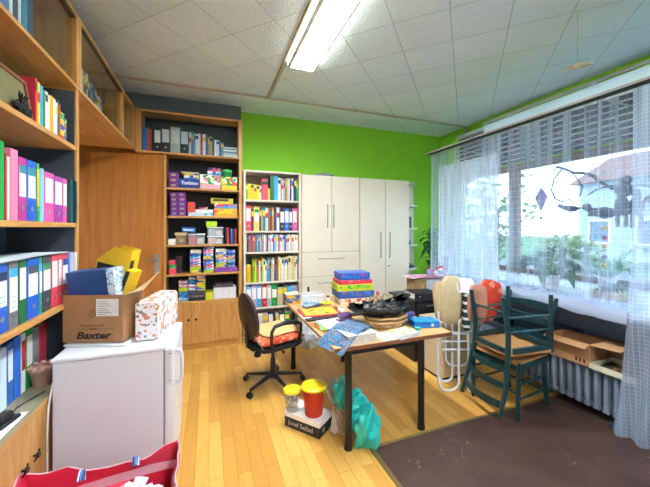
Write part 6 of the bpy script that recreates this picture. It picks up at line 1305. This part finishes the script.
m = MB(); m.tube([(3.74, 2.45 + .1 * math.sin(t * 1.3) * (t % 3 - 1) + .06 * t - .3, 2.22 + .05 * math.cos(t * 2.1)) for t in range(11)], .004, 5).tube([(3.74, 2.3 + .07 * t, 2.28 + .06 * math.sin(t * 1.7)) for t in range(9)], .004, 5)
tag(m.build('fairy_light_wire', mat('#4a4f8a', .6), smooth=True), 'tangled thin blue wire along the top of the window', 'wire')
# folded paper star under the ceiling
st = thing('paper_star', 'pale folded paper star hanging under the ceiling above the pelmet', 'ornament', (2.84, 1.66, 2.93), R(30))
m = MB(); pts = []
for k in range(10):
    a = k * math.pi / 5 + .3; r = .125 if k % 2 == 0 else .045; pts.append((r * math.cos(a), r * math.sin(a), .2 * r * math.cos(a)))
m.add(pts + [(0, 0, .025), (0, 0, -.025)], [(k, (k + 1) % 10, 10) for k in range(10)] + [((k + 1) % 10, k, 11) for k in range(10)]); m.build('star', mat('#cfc6a2', .7), st)
MB().tube([(0, 0, .03), (0, 0, ZC - 2.93)], .0012, 4).build('thread', mat('#8f8f8f', .6), st)
# small things on the cream end shelf
for k, (z, c, t, nm) in enumerate(((1.996, '#c8c4bc', 'small grey and white ornament on the upper end shelf', 'figurine'), (1.601, '#2a2c30', 'dark standing picture on the end shelf', 'framed_picture'), (1.306, '#3a5f8a', 'small blue box on the middle end shelf', 'box'), (.896, '#3a4a6a', 'dark blue folded cloth on the lower end shelf', 'folded_cloth'), (.521, '#b8b4a8', 'pale basket on the bottom end shelf', 'basket'))):
    o = thing(nm, t, nm.replace('_', ' '), (3.32, 4.66, z))
    if k == 0: MB().ball((0, 0, .04), .04, .035, .04, wob=.3).build('body', mat(c, .5), o, smooth=True); MB().ball((0, 0, .10), .025, .025, .028).build('head', mat('#6a5f58', .6), o, smooth=True)
    elif k == 1: B(-.07, .07, -.006, .006, 0, .20).build('frame', mat(c, .5), o, bevel=.002); B(-.055, .055, -.008, -.006, .015, .185).build('picture', mat('#4a3a44', .5), o)
    elif k == 2: B(-.06, .03, -.04, .04, 0, .055).build('carton', mat(c, .5), o, bevel=.003); B(.035, .08, -.03, .03, 0, .08).build('carton', mat('#c8c8c8', .5), o, bevel=.003)
    elif k == 3: sup(0, 0, .025, .09, .07, .025, wob=.3).build('cloth', mat(c, .9), o, smooth=True); sup(.01, 0, .065, .07, .06, .015, wob=.3).build('cloth', mat('#8f9cb0', .9), o, smooth=True)
    else: MB().lathe([(.06, 0), (.085, .11), (.08, .11), (.056, .006)], n=20).build('wall', WK, o, smooth=True); MB().ball((0, 0, .09), .06, .06, .03, wob=.4).build('contents', mat('#7a8aa0', .8), o, smooth=True)
# folded glassy item on the wardrobe top
o = thing('plastic_bag', 'thin pale plastic bag lying on top of the wardrobe', 'bag', (1.72, 4.62, 2.406)); MB().ball((0, 0, .035), .13, .10, .034, 24, 12, wob=.7, seed=3).build('bag_body', see_through('thin_film', '#cfe0e2', .55, .3, True), o, smooth=True)
